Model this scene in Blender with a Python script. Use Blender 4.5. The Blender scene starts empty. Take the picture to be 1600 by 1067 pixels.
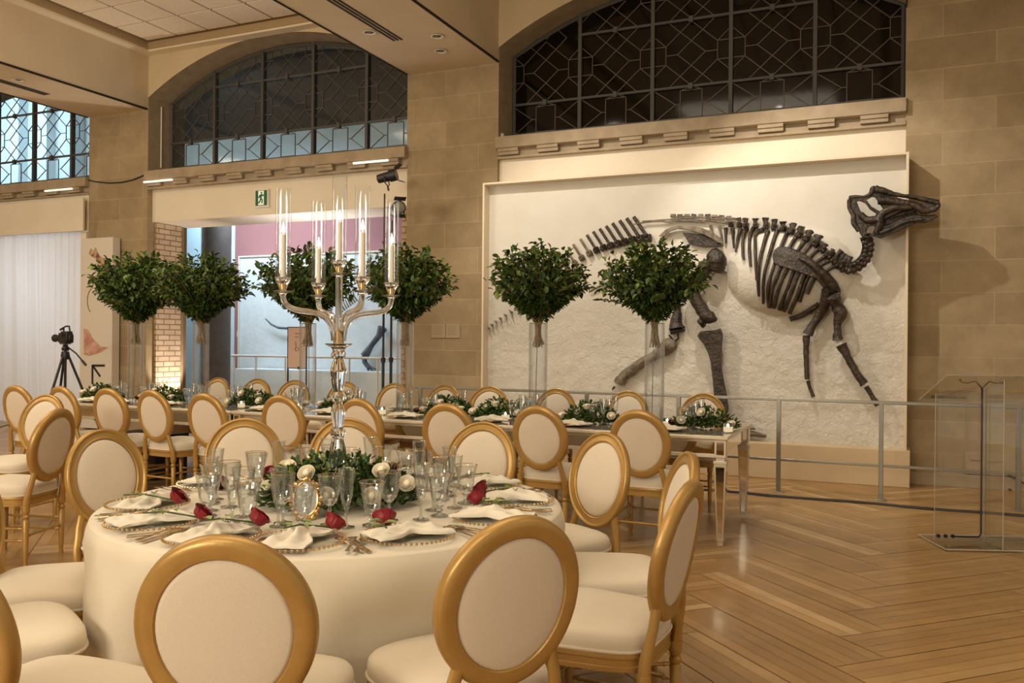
import bpy, bmesh, math, random
from math import sin, cos, pi, radians, sqrt, atan2
from mathutils import Vector, Matrix, noise
from mathutils.geometry import tessellate_polygon

S = bpy.context.scene
COL = S.collection
R = random.Random(7)

# ------------------------------------------------------------------ camera
FPX = 1340.0
EYE = Vector((0, 0, 1.42))
YAW, ROLL = radians(23.75), radians(0.5)
FW = Vector((-sin(YAW), cos(YAW), 0))
RT0 = Vector((cos(YAW), sin(YAW), 0))
UPV = Vector((0, 0, 1)) * cos(ROLL) - RT0 * sin(ROLL)
RTV = RT0 * cos(ROLL) + Vector((0, 0, 1)) * sin(ROLL)
cd = bpy.data.cameras.new('camera')
cam = bpy.data.objects.new('camera', cd)
COL.objects.link(cam)
cd.sensor_width = 36
cd.lens = 36 * FPX / 1600
cd.clip_end = 200
M = Matrix((RTV, UPV, -FW)).transposed().to_4x4()
M.translation = EYE
cam.matrix_world = M
S.camera = cam

def at(px, py, Y):
    """world point on the plane y = Y seen at a photograph pixel"""
    d = FW + RTV * ((px - 800) / FPX) + UPV * ((533.5 - py) / FPX)
    return EYE + d * (Y / d.y)

def floor_at(px, py, z=0.0):
    d = FW + RTV * ((px - 800) / FPX) + UPV * ((533.5 - py) / FPX)
    return EYE + d * ((z - EYE.z) / d.z)

# ------------------------------------------------------------------ view and world
S.view_settings.view_transform = 'Standard'
S.view_settings.look = 'None'
S.view_settings.gamma = 1
S.view_settings.use_curve_mapping = False
S.view_settings.exposure = -0.12
S.cycles.transparent_max_bounces = 32
S.cycles.max_bounces = 12
S.cycles.transmission_bounces = 12
S.cycles.caustics_reflective = False
S.cycles.caustics_refractive = False
S.cycles.sample_clamp_indirect = 6
w = bpy.data.worlds.new('world')
S.world = w
w.use_nodes = True
w.node_tree.nodes['Background'].inputs[0].default_value = (1.0, 0.86, 0.66, 1)
w.node_tree.nodes['Background'].inputs[1].default_value = 0.52

def lamp(name, kind, loc, power, color, size=0.3, aim=None, spot=None, blend=0.4, sy=None):
    ld = bpy.data.lights.new(name, kind)
    ld.energy = power
    ld.color = color
    if kind == 'AREA':
        ld.size = size
        if sy:
            ld.shape = 'RECTANGLE'
            ld.size_y = sy
    else:
        ld.shadow_soft_size = size
    if kind == 'SPOT':
        ld.spot_size = radians(spot)
        ld.spot_blend = blend
    o = bpy.data.objects.new(name, ld)
    COL.objects.link(o)
    o.location = loc
    if aim is not None:
        o.rotation_euler = (Vector(aim) - Vector(loc)).to_track_quat('-Z', 'Y').to_euler()
    return o

WARM = (1.0, 0.87, 0.68)
COOL = (0.72, 0.87, 1.0)
# ceiling spots of the hall aimed at the wall relief
lamp('track_spot', 'SPOT', (-4.0, 7.3, 4.75), 245, (1.0, 0.92, 0.82), 0.03, (-2.9, 9.5, 1.5), 88, 0.6)
lamp('track_spot', 'SPOT', (-1.45, 7.75, 4.75), 265, (1.0, 0.92, 0.82), 0.03, (-0.4, 9.5, 1.7), 92, 0.6)
# ceiling area lights inside the coffers, out of view
lamp('coffer_light', 'AREA', (-2.2, 3.4, 5.62), 95, WARM, 2.6, (-2.2, 3.4, 0), sy=3.6)
lamp('coffer_light', 'AREA', (-8.0, 3.6, 5.62), 160, WARM, 2.6, (-8.0, 3.6, 0), sy=3.6)
lamp('coffer_light', 'AREA', (3.7, 3.4, 5.62), 35, WARM, 2.6, (3.7, 3.4, 0), sy=3.6)
lamp('coffer_light', 'AREA', (-1.2, -2.6, 5.62), 150, WARM, 2.6, (-1.2, -2.6, 0), sy=3.0)
lamp('coffer_light', 'AREA', (-14.0, 3.4, 5.62), 200, WARM, 2.6, (-14.0, 5.4, 0), sy=3.0)  # unseen, added to brighten the front of the drapes
lamp('ceiling_fill', 'AREA', (-3.0, -3.5, 2.6), 330, WARM, 3.0, (-4.0, 3.0, 5.7), sy=1.0)  # unseen upward area light added to brighten the ceiling
lamp('ceiling_fill', 'AREA', (-8.6, 1.6, 2.8), 170, WARM, 2.0, (-8.2, 4.5, 5.7), sy=1.0)  # second added ceiling brightener, off to the left
# gallery beyond the doorway: cool daylight-coloured lights
lamp('gallery_light', 'AREA', (-11.5, 12.6, 4.3), 200, COOL, 3.0, (-11.5, 14.5, 1.6), sy=0.8)
lamp('gallery_light', 'AREA', (-13.2, 11.2, 2.6), 45, (0.78, 0.88, 1.0), 2.0, (-13.0, 9.7, 1.2), sy=1.0)
lamp('gallery_light', 'AREA', (-19.6, 12.0, 6.6), 330, (0.70, 0.88, 1.0), 3.0, (-19.4, 14.9, 5.9), sy=1.2)
lamp('gallery_light', 'AREA', (-12.5, 13.6, 7.2), 26, (0.75, 0.88, 1.0), 3.0, (-12, 14.5, 5.5), sy=0.5)
lamp('soffit_fill', 'AREA', (-7.6, 10.15, 2.2), 26, (0.95, 0.92, 1.0), 0.8, (-7.6, 10.25, 3.3))  # invented upward light in the opening, added to whiten the soffit
lamp('pier_uplight', 'SPOT', (-9.95, 10.12, 0.1), 190, (1.0, 0.88, 0.76), 0.03, (-10.36, 10.12, 1.6), 60, 0.6)

# ------------------------------------------------------------------ node materials
def ramp(n, stops):
    r = n.nodes.new('ShaderNodeValToRGB')
    e = r.color_ramp.elements
    while len(e) > 1:
        e.remove(e[0])
    e[0].position = stops[0][0]
    e[0].color = (*stops[0][1], 1)
    for p, c in stops[1:]:
        x = e.new(p)
        x.color = (*c, 1)
    return r

def mat(name, col, rough=0.5, metal=0.0, noise_scale=None, col2=None, bump=0.0, bump_scale=60,
        sheen=0.0, trans=0.0, coat=0.0, spec=0.5, island=None, stretch=None, emit=None, detail=4):
    m = bpy.data.materials.new(name)
    m.use_nodes = True
    n = m.node_tree
    b = n.nodes['Principled BSDF']
    b.inputs['Base Color'].default_value = (*col, 1)
    b.inputs['Roughness'].default_value = rough
    b.inputs['Metallic'].default_value = metal
    b.inputs['Specular IOR Level'].default_value = spec
    if coat:
        b.inputs['Coat Weight'].default_value = coat
        b.inputs['Coat Roughness'].default_value = 0.12
    if sheen:
        b.inputs['Sheen Weight'].default_value = sheen
    if trans:
        b.inputs['Transmission Weight'].default_value = trans
    if emit:
        b.inputs['Emission Color'].default_value = (*emit[0], 1)
        b.inputs['Emission Strength'].default_value = emit[1]
    tc = n.nodes.new('ShaderNodeTexCoord')
    src = tc.outputs['Object']
    if stretch:
        mp = n.nodes.new('ShaderNodeMapping')
        mp.inputs['Scale'].default_value = stretch
        n.links.new(src, mp.inputs['Vector'])
        src = mp.outputs[0]
    if col2 is not None:
        if island:
            g = n.nodes.new('ShaderNodeNewGeometry')
            r = ramp(n, [(0.0, col), (1.0, col2)])
            n.links.new(g.outputs['Random Per Island'], r.inputs[0])
        else:
            t = n.nodes.new('ShaderNodeTexNoise')
            t.inputs['Scale'].default_value = noise_scale or 5
            t.inputs['Detail'].default_value = detail
            n.links.new(src, t.inputs['Vector'])
            r = ramp(n, [(0.35, col), (0.65, col2)])
            n.links.new(t.outputs['Fac'], r.inputs[0])
        n.links.new(r.outputs[0], b.inputs['Base Color'])
    if bump:
        t2 = n.nodes.new('ShaderNodeTexNoise')
        t2.inputs['Scale'].default_value = bump_scale
        t2.inputs['Detail'].default_value = 5
        n.links.new(src, t2.inputs['Vector'])
        bp = n.nodes.new('ShaderNodeBump')
        bp.inputs['Strength'].default_value = bump
        bp.inputs['Distance'].default_value = 0.02
        n.links.new(t2.outputs['Fac'], bp.inputs['Height'])
        n.links.new(bp.outputs[0], b.inputs['Normal'])
    return m

def thin_glass(name, tint=(0.97, 0.98, 0.98), edge=0.55, rough=0.02, base=0.05, bump=0.0, bscale=20):
    """thin clear glass: transparent with a reflection that grows towards grazing angles"""
    m = bpy.data.materials.new(name)
    m.use_nodes = True
    n = m.node_tree
    n.nodes.clear()
    out = n.nodes.new('ShaderNodeOutputMaterial')
    mix = n.nodes.new('ShaderNodeMixShader')
    tr = n.nodes.new('ShaderNodeBsdfTransparent')
    tr.inputs[0].default_value = (*tint, 1)
    gl = n.nodes.new('ShaderNodeBsdfGlossy')
    gl.inputs['Roughness'].default_value = rough
    lw = n.nodes.new('ShaderNodeLayerWeight')
    lw.inputs['Blend'].default_value = 0.35
    mr = n.nodes.new('ShaderNodeMapRange')
    mr.inputs['To Min'].default_value = base
    mr.inputs['To Max'].default_value = edge
    n.links.new(lw.outputs['Facing'], mr.inputs['Value'])
    n.links.new(mr.outputs[0], mix.inputs[0])
    n.links.new(tr.outputs[0], mix.inputs[1])
    n.links.new(gl.outputs[0], mix.inputs[2])
    n.links.new(mix.outputs[0], out.inputs[0])
    if bump:
        tc = n.nodes.new('ShaderNodeTexCoord')
        t = n.nodes.new('ShaderNodeTexNoise')
        t.inputs['Scale'].default_value = bscale
        bp = n.nodes.new('ShaderNodeBump')
        bp.inputs['Strength'].default_value = bump
        n.links.new(tc.outputs['Object'], t.inputs['Vector'])
        n.links.new(t.outputs['Fac'], bp.inputs['Height'])
        n.links.new(bp.outputs[0], gl.inputs['Normal'])
        n.links.new(bp.outputs[0], lw.inputs['Normal'])
    return m

def block_mat(name, c1, c2, mortar, bw, bh, msize, rough=0.85, axis='xz', bump=0.3, noise_mix=0.5, off=0.5):
    """coursed stone or brick laid in the plane given by axis"""
    m = bpy.data.materials.new(name)
    m.use_nodes = True
    n = m.node_tree
    b = n.nodes['Principled BSDF']
    b.inputs['Roughness'].default_value = rough
    b.inputs['Specular IOR Level'].default_value = 0.25
    tc = n.nodes.new('ShaderNodeTexCoord')
    sp = n.nodes.new('ShaderNodeSeparateXYZ')
    cb = n.nodes.new('ShaderNodeCombineXYZ')
    n.links.new(tc.outputs['Object'], sp.inputs[0])
    n.links.new(sp.outputs['X' if axis[0] == 'x' else 'Y'], cb.inputs['X'])
    n.links.new(sp.outputs['Z'], cb.inputs['Y'])
    br = n.nodes.new('ShaderNodeTexBrick')
    br.offset = off
    br.inputs['Color1'].default_value = (*c1, 1)
    br.inputs['Color2'].default_value = (*c2, 1)
    br.inputs['Mortar'].default_value = (*mortar, 1)
    br.inputs['Scale'].default_value = 1
    br.inputs['Mortar Size'].default_value = msize
    br.inputs['Mortar Smooth'].default_value = 0.3
    br.inputs['Brick Width'].default_value = bw
    br.inputs['Row Height'].default_value = bh
    n.links.new(cb.outputs[0], br.inputs['Vector'])
    t = n.nodes.new('ShaderNodeTexNoise')
    t.inputs['Scale'].default_value = 3.0
    t.inputs['Detail'].default_value = 10
    t.inputs['Roughness'].default_value = 0.7
    n.links.new(tc.outputs['Object'], t.inputs['Vector'])
    rp = ramp(n, [(0.3, (0.62, 0.60, 0.56)), (0.7, (1.25, 1.25, 1.25))])
    n.links.new(t.outputs['Fac'], rp.inputs[0])
    mx = n.nodes.new('ShaderNodeMix')
    mx.data_type = 'RGBA'
    mx.blend_type = 'MULTIPLY'
    mx.inputs['Factor'].default_value = noise_mix
    n.links.new(br.outputs['Color'], mx.inputs[6])
    n.links.new(rp.outputs[0], mx.inputs[7])
    n.links.new(mx.outputs[2], b.inputs['Base Color'])
    bp = n.nodes.new('ShaderNodeBump')
    bp.inputs['Strength'].default_value = bump
    bp.inputs['Distance'].default_value = 0.01
    inv = n.nodes.new('ShaderNodeMath')
    inv.operation = 'MULTIPLY_ADD'
    inv.inputs[1].default_value = -1.0
    n.links.new(br.outputs['Fac'], inv.inputs[0])
    n.links.new(t.outputs['Fac'], inv.inputs[2])
    n.links.new(inv.outputs[0], bp.inputs['Height'])
    n.links.new(bp.outputs[0], b.inputs['Normal'])
    return m

MT = {}
MT['stone'] = block_mat('stone', (0.385, 0.295, 0.175), (0.31, 0.23, 0.13), (0.43, 0.335, 0.205), 0.95, 0.325, 0.005, noise_mix=0.5, bump=0.12)
MT['sill_stone'] = mat('sill_stone', (0.32, 0.245, 0.155), 0.85, noise_scale=6, col2=(0.39, 0.305, 0.20), bump=0.2)
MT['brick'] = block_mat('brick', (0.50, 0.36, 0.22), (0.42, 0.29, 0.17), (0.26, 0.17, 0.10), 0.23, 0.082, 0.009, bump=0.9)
MT['brick_lit'] = block_mat('brick_lit', (0.68, 0.53, 0.38), (0.60, 0.45, 0.32), (0.30, 0.20, 0.13), 0.23, 0.082, 0.009, axis='yz', bump=0.9)  # lighter copy of brick; the uplit return's brightness is in the colour
MT['plaster'] = mat('plaster', (0.60, 0.48, 0.30), 0.8, noise_scale=2, col2=(0.64, 0.52, 0.34), bump=0.04)
MT['white_paint'] = mat('white_paint', (0.72, 0.63, 0.48), 0.7, noise_scale=2, col2=(0.76, 0.67, 0.52))
MT['tile'] = mat('tile', (0.80, 0.69, 0.53), 0.9, noise_scale=30, col2=(0.86, 0.75, 0.58))
MT['dark'] = mat('dark', (0.018, 0.014, 0.01), 0.8)
MT['void'] = mat('void', (0.012, 0.009, 0.007), 0.9)
MT['lead'] = mat('lead', (0.13, 0.10, 0.07), 0.5, metal=0.3)
MT['mullion'] = mat('mullion', (0.085, 0.078, 0.07), 0.6, metal=0.2)
MT['relief'] = mat('relief', (0.69, 0.65, 0.56), 0.85, noise_scale=2.5, col2=(0.66, 0.615, 0.52), bump=0.0)
MT['panel_edge'] = mat('panel_edge', (0.74, 0.62, 0.45), 0.7)
MT['plinth'] = mat('plinth', (0.58, 0.44, 0.26), 0.7, noise_scale=3, col2=(0.62, 0.48, 0.30))
MT['pink'] = mat('pink', (0.36, 0.165, 0.165), 0.8)
MT['pale_blue'] = mat('pale_blue', (0.62, 0.68, 0.70), 0.8, noise_scale=5, col2=(0.68, 0.73, 0.74), bump=0.3, bump_scale=15)
MT['blue_wall'] = mat('blue_wall', (0.30, 0.42, 0.50), 0.8)
MT['grey_column'] = mat('grey_column', (0.10, 0.085, 0.08), 0.7, noise_scale=6, col2=(0.13, 0.11, 0.10))
MT['rail'] = mat('rail', (0.33, 0.31, 0.26), 0.35, metal=0.8)
MT['black'] = mat('black', (0.012, 0.012, 0.013), 0.45)
MT['gold'] = mat('gold', (0.40, 0.235, 0.065), 0.36, metal=0.35, noise_scale=9, col2=(0.46, 0.28, 0.085), bump=0.03, bump_scale=70)
MT['fabric'] = mat('fabric', (0.64, 0.55, 0.43), 0.9, sheen=0.15, noise_scale=300, col2=(0.68, 0.59, 0.47), bump=0.10, bump_scale=500)
MT['seat_fabric'] = mat('seat_fabric', (0.69, 0.61, 0.48), 0.8, sheen=0.15, bump=0.04, bump_scale=400)
MT['cloth'] = mat('cloth', (0.70, 0.63, 0.50), 0.85, sheen=0.15, bump=0.06, bump_scale=300)
MT['napkin'] = mat('napkin', (0.74, 0.68, 0.56), 0.85, sheen=0.2, bump=0.05, bump_scale=250)
MT['glass'] = thin_glass('glass', edge=0.6, base=0.035)
MT['tube_glass'] = thin_glass('tube_glass', tint=(0.97, 0.98, 0.98), edge=0.48, base=0.025)
MT['crystal'] = mat('crystal', (0.97, 0.97, 0.96), 0.0, trans=1.0)
MT['plate_glass'] = thin_glass('plate_glass', edge=0.22, base=0.02)
MT['vase_glass'] = thin_glass('vase_glass', tint=(0.98, 0.985, 0.99), edge=0.62, base=0.025)
MT['cut_glass'] = thin_glass('cut_glass', tint=(0.92, 0.93, 0.92), edge=0.9, base=0.10, bump=0.2, bscale=60)
MT['acrylic'] = thin_glass('acrylic', tint=(0.96, 0.97, 0.97), edge=0.35, base=0.03)
MT['acrylic_edge'] = mat('acrylic_edge', (0.80, 0.74, 0.62), 0.25, trans=0.5)
MT['gold_metal'] = mat('gold_metal', (0.72, 0.50, 0.24), 0.22, metal=1.0)
MT['flatware'] = mat('flatware', (0.70, 0.54, 0.35), 0.25, metal=1.0)
MT['silver_trim'] = mat('silver_trim', (0.72, 0.64, 0.50), 0.3, metal=0.35)
MT['mirror'] = mat('mirror', (0.80, 0.77, 0.70), 0.035, metal=1.0)
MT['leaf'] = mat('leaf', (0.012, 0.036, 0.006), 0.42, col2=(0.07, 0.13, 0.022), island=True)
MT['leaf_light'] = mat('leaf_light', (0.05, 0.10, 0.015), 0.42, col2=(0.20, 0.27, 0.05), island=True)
MT['stem'] = mat('stem', (0.20, 0.13, 0.05), 0.8, noise_scale=40, col2=(0.36, 0.25, 0.11))
MT['green_stem'] = mat('green_stem', (0.06, 0.09, 0.02), 0.6)
MT['white_rose'] = mat('white_rose', (0.86, 0.79, 0.62), 0.6, sheen=0.3)
MT['red_rose'] = mat('red_rose', (0.22, 0.003, 0.010), 0.5, sheen=0.1)
MT['burgundy'] = mat('burgundy', (0.13, 0.03, 0.02), 0.6)
MT['wax'] = mat('wax', (0.80, 0.72, 0.58), 0.5)
MT['flame'] = mat('flame', (1, 0.8, 0.5), 0.5, emit=((1.0, 0.84, 0.60), 16.0))
MT['bone'] = mat('bone', (0.016, 0.010, 0.006), 0.40, noise_scale=14, col2=(0.058, 0.037, 0.022), bump=0.7, bump_scale=35)
MT['bone_pale'] = mat('bone_pale', (0.10, 0.075, 0.05), 0.6, noise_scale=14, col2=(0.24, 0.19, 0.13), bump=0.6, bump_scale=35)
MT['blue_bone'] = mat('blue_bone', (0.05, 0.06, 0.08), 0.6, noise_scale=9, col2=(0.12, 0.14, 0.17))
MT['curtain'] = mat('curtain', (0.78, 0.72, 0.64), 0.9)
MT['sign_white'] = mat('sign_white', (0.72, 0.68, 0.58), 0.6)
MT['sign_green'] = mat('sign_green', (0.01, 0.10, 0.035), 0.5)
MT['sign_peach'] = mat('sign_peach', (0.68, 0.48, 0.38), 0.6)
MT['poster'] = mat('poster', (0.66, 0.60, 0.50), 0.7)
MT['giraffe'] = mat('giraffe', (0.16, 0.07, 0.03), 0.8, noise_scale=16, col2=(0.55, 0.36, 0.20), detail=1)
MT['poster_pink'] = mat('poster_pink', (0.45, 0.20, 0.15), 0.8, noise_scale=12, col2=(0.62, 0.40, 0.30))
MT['skirt'] = mat('skirt', (0.016, 0.014, 0.012), 0.8)

def leadglass(name, dark_tint, base, edge):
    m = thin_glass(name, tint=dark_tint, edge=edge, base=base, rough=0.08, bump=0.35, bscale=9)
    return m
MT['pane_dark'] = leadglass('pane_dark', (0.22, 0.16, 0.09), 0.035, 0.22)
MT['pane_clear'] = leadglass('pane_clear', (0.75, 0.82, 0.84), 0.03, 0.2)

# curtain: sheer cloth, lets light through
n = MT['curtain'].node_tree
o_ = [x for x in n.nodes if x.type == 'OUTPUT_MATERIAL'][0]
tl = n.nodes.new('ShaderNodeBsdfTranslucent')
tl.inputs[0].default_value = (0.8, 0.8, 0.8, 1)
mx = n.nodes.new('ShaderNodeMixShader')
mx.inputs[0].default_value = 0.4
n.links.new(n.nodes['Principled BSDF'].outputs[0], mx.inputs[1])
n.links.new(tl.outputs[0], mx.inputs[2])
n.links.new(mx.outputs[0], o_.inputs[0])

# relief plaster: rough trowelled surface, stronger low down (bump height from real texture noise)
n = MT['relief'].node_tree
b_ = n.nodes['Principled BSDF']
tc = n.nodes.new('ShaderNodeTexCoord')
vo = n.nodes.new('ShaderNodeTexNoise')
vo.inputs['Scale'].default_value = 17
vo.inputs['Detail'].default_value = 8
vo.inputs['Roughness'].default_value = 0.65
vo.inputs['Distortion'].default_value = 1.2
sp = n.nodes.new('ShaderNodeSeparateXYZ')
mr = n.nodes.new('ShaderNodeMapRange')
mr.inputs['From Min'].default_value = 2.6
mr.inputs['From Max'].default_value = 1.4
mr.inputs['To Min'].default_value = 0.12
mr.inputs['To Max'].default_value = 1.0
mu = n.nodes.new('ShaderNodeMath')
mu.operation = 'MULTIPLY'
bp = n.nodes.new('ShaderNodeBump')
bp.inputs['Strength'].default_value = 0.9
bp.inputs['Distance'].default_value = 0.022
n.links.new(tc.outputs['Object'], vo.inputs['Vector'])
n.links.new(tc.outputs['Object'], sp.inputs[0])
n.links.new(sp.outputs['Z'], mr.inputs['Value'])
n.links.new(vo.outputs['Fac'], mu.inputs[0])
n.links.new(mr.outputs[0], mu.inputs[1])
n.links.new(mu.outputs[0], bp.inputs['Height'])
n.links.new(bp.outputs[0], b_.inputs['Normal'])

# oak floor: tone per plank plus grain
MT['oak'] = mat('oak', (0.40, 0.21, 0.075), 0.34, coat=0.08)
n = MT['oak'].node_tree
b_ = n.nodes['Principled BSDF']
g = n.nodes.new('ShaderNodeNewGeometry')
r1 = ramp(n, [(0.0, (0.35, 0.20, 0.072)), (0.7, (0.42, 0.245, 0.09)), (0.85, (0.47, 0.285, 0.115)), (1.0, (0.60, 0.41, 0.20))])
n.links.new(g.outputs['Random Per Island'], r1.inputs[0])
tc = n.nodes.new('ShaderNodeTexCoord')
nt = n.nodes.new('ShaderNodeTexNoise')
nt.inputs['Scale'].default_value = 4
nt.inputs['Detail'].default_value = 8
n.links.new(tc.outputs['Object'], nt.inputs['Vector'])
r2 = ramp(n, [(0.3, (0.8, 0.8, 0.8)), (0.7, (1.1, 1.1, 1.1))])
n.links.new(nt.outputs['Fac'], r2.inputs[0])
mx = n.nodes.new('ShaderNodeMix')
mx.data_type = 'RGBA'
mx.blend_type = 'MULTIPLY'
mx.inputs['Factor'].default_value = 0.7
n.links.new(r1.outputs[0], mx.inputs[6])
n.links.new(r2.outputs[0], mx.inputs[7])
n.links.new(mx.outputs[2], b_.inputs['Base Color'])
bp = n.nodes.new('ShaderNodeBump')
bp.inputs['Strength'].default_value = 0.05
n.links.new(nt.outputs['Fac'], bp.inputs['Height'])
n.links.new(bp.outputs[0], b_.inputs['Normal'])

# ------------------------------------------------------------------ mesh helpers
class MB:
    def __init__(self):
        self.v, self.f, self.m, self.s = [], [], [], []
    def add(self, vs, fs, mi=0, smooth=True, mtx=None):
        o = len(self.v)
        if mtx is not None:
            vs = [mtx @ Vector(p) for p in vs]
        self.v += [tuple(p) for p in vs]
        for q in fs:
            self.f.append(tuple(i + o for i in q))
            self.m.append(mi)
            self.s.append(smooth)
        return self
    def box(self, x0, x1, y0, y1, z0, z1, mi=0, mtx=None):
        vs = [(x, y, z) for z in (z0, z1) for y in (y0, y1) for x in (x0, x1)]
        fs = [(0, 2, 3, 1), (4, 5, 7, 6), (0, 1, 5, 4), (2, 6, 7, 3), (0, 4, 6, 2), (1, 3, 7, 5)]
        return self.add(vs, fs, mi, False, mtx)
    def bar(self, a, b, w, t, up=(0, 1, 0), mi=0):
        """box of section w x t between two points"""
        a, b = Vector(a), Vector(b)
        d = (b - a).normalized()
        s = d.cross(Vector(up)).normalized() * (w / 2)
        u = s.cross(d).normalized() * (t / 2)
        vs = [a - s - u, a + s - u, a + s + u, a - s + u, b - s - u, b + s - u, b + s + u, b - s + u]
        fs = [(0, 1, 2, 3), (7, 6, 5, 4), (0, 4, 5, 1), (1, 5, 6, 2), (2, 6, 7, 3), (3, 7, 4, 0)]
        return self.add(vs, fs, mi, False)
    def lathe(self, prof, seg=24, c=(0, 0, 0), mi=0, mtx=None, flute=0.0, nfl=8):
        vs, fs = [], []
        n = len(prof)
        for i in range(seg):
            a = 2 * pi * i / seg
            k = 1 + flute * cos(nfl * a)
            for r, z in prof:
                vs.append((c[0] + r * k * cos(a), c[1] + r * k * sin(a), c[2] + z))
        for i in range(seg):
            j = (i + 1) % seg
            for q in range(n - 1):
                fs.append((i * n + q, j * n + q, j * n + q + 1, i * n + q + 1))
        if prof[0][0] > 1e-5:
            fs.append(tuple(i * n for i in range(seg))[::-1])
        if prof[-1][0] > 1e-5:
            fs.append(tuple(i * n + n - 1 for i in range(seg)))
        return self.add(vs, fs, mi, True, mtx)
    def shell(self, prof, seg=20, c=(0, 0, 0), mi=0, mtx=None):
        """open profile swept around, no caps"""
        vs, fs = [], []
        n = len(prof)
        for i in range(seg):
            a = 2 * pi * i / seg
            for r, z in prof:
                vs.append((c[0] + r * cos(a), c[1] + r * sin(a), c[2] + z))
        for i in range(seg):
            j = (i + 1) % seg
            for q in range(n - 1):
                fs.append((i * n + q, j * n + q, j * n + q + 1, i * n + q + 1))
        return self.add(vs, fs, mi, True, mtx)
    def tube(self, pts, rad, seg=8, mi=0, closed=False, flat=1.0, up=(0, 0, 1), mtx=None):
        pts = [Vector(p) for p in pts]
        n = len(pts)
        if not hasattr(rad, '__len__'):
            rad = [rad] * n
        vs, fs = [], []
        ref = Vector(up)
        for i, p in enumerate(pts):
            if closed:
                t = pts[(i + 1) % n] - pts[i - 1]
            else:
                t = pts[min(i + 1, n - 1)] - pts[max(i - 1, 0)]
            t = t.normalized() if t.length > 1e-9 else Vector((0, 0, 1))
            s = t.cross(ref)
            if s.length < 1e-3:
                s = t.cross(Vector((1, 0, 0)))
                if s.length < 1e-3:
                    s = t.cross(Vector((0, 1, 0)))
            s.normalize()
            u = s.cross(t).normalized()
            if i == 0:
                ref = u
            else:
                ref = u
            for k in range(seg):
                a = 2 * pi * k / seg
                vs.append(p + s * cos(a) * rad[i] + u * sin(a) * rad[i] * flat)
        for i in range(n if closed else n - 1):
            j = (i + 1) % n
            for k in range(seg):
                l = (k + 1) % seg
                fs.append((i * seg + k, i * seg + l, j * seg + l, j * seg + k))
        if not closed:
            fs.append(tuple(range(seg))[::-1])
            fs.append(tuple((n - 1) * seg + k for k in range(seg)))
        return self.add(vs, fs, mi, True, mtx)
    def ball(self, c, r, seg=10, rings=6, sc=(1, 1, 1), mi=0, jit=0.0, rnd=R):
        vs = [(c[0], c[1], c[2] - r * sc[2])]
        for i in range(1, rings):
            a = -pi / 2 + pi * i / rings
            for k in range(seg):
                b = 2 * pi * k / seg
                q = r * (1 + (rnd.uniform(-jit, jit) if jit else 0))
                vs.append((c[0] + q * sc[0] * cos(a) * cos(b), c[1] + q * sc[1] * cos(a) * sin(b), c[2] + q * sc[2] * sin(a)))
        vs.append((c[0], c[1], c[2] + r * sc[2]))
        fs = []
        for k in range(seg):
            l = (k + 1) % seg
            fs.append((0, 1 + l, 1 + k))
            for i in range(rings - 2):
                fs.append((1 + i * seg + k, 1 + i * seg + l, 1 + (i + 1) * seg + l, 1 + (i + 1) * seg + k))
            fs.append((1 + (rings - 2) * seg + k, 1 + (rings - 2) * seg + l, len(vs) - 1))
        return self.add(vs, fs, mi, True)
    def plate(self, loops, fn, t0, t1, mi=0, bev=0.0):
        """flat outline (outer loop then holes) given as 2-D points, fn(x, y, t) -> world; t0..t1 is the thickness"""
        tri = tessellate_polygon([[Vector((p[0], p[1], 0)) for p in lp] for lp in loops])
        flat = [p for lp in loops for p in lp]
        n = len(flat)
        def shrink(lp, outer, d):
            A = sum(lp[i][0] * lp[(i + 1) % len(lp)][1] - lp[(i + 1) % len(lp)][0] * lp[i][1] for i in range(len(lp)))
            sgn = (1 if A > 0 else -1) * (1 if outer else -1)
            out = []
            for i in range(len(lp)):
                p0, p1, p2 = Vector(lp[i - 1]), Vector(lp[i]), Vector(lp[(i + 1) % len(lp)])
                e = (p2 - p0)
                if e.length < 1e-9:
                    out.append(tuple(p1))
                    continue
                nn = Vector((-e.y, e.x)).normalized() * sgn
                out.append(tuple(p1 + nn * d))
            return out
        if bev:
            fl2 = []
            for i, lp in enumerate(loops):
                fl2 += shrink(lp, i == 0, bev[0])
            q = bev[1]
            rows = [[(p, t0) for p in fl2], [(p, t0 + q) for p in flat], [(p, t1 - q) for p in flat], [(p, t1) for p in fl2]]
        else:
            rows = [[(p, t0) for p in flat], [(p, t1) for p in flat]]
        vs = [fn(p[0], p[1], t) for row in rows for p, t in row]
        fs = [tuple(t) for t in tri] + [tuple(i + (len(rows) - 1) * n for i in t)[::-1] for t in tri]
        o = 0
        for lp in loops:
            L = len(lp)
            for r in range(len(rows) - 1):
                for i in range(L):
                    j = (i + 1) % L
                    fs.append((o + i + r * n, o + j + r * n, o + j + (r + 1) * n, o + i + (r + 1) * n))
            o += L
        return self.add(vs, fs, mi, True)
    def grid(self, fn, nu, nv, mi=0, closed=False, smooth=True):
        vs = [fn(i / (nu if closed else nu - 1), j / (nv - 1)) for i in range(nu) for j in range(nv)]
        fs = []
        for i in range(nu if closed else nu - 1):
            k = (i + 1) % nu
            for j in range(nv - 1):
                fs.append((i * nv + j, k * nv + j, k * nv + j + 1, i * nv + j + 1))
        return self.add(vs, fs, mi, smooth)
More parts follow.
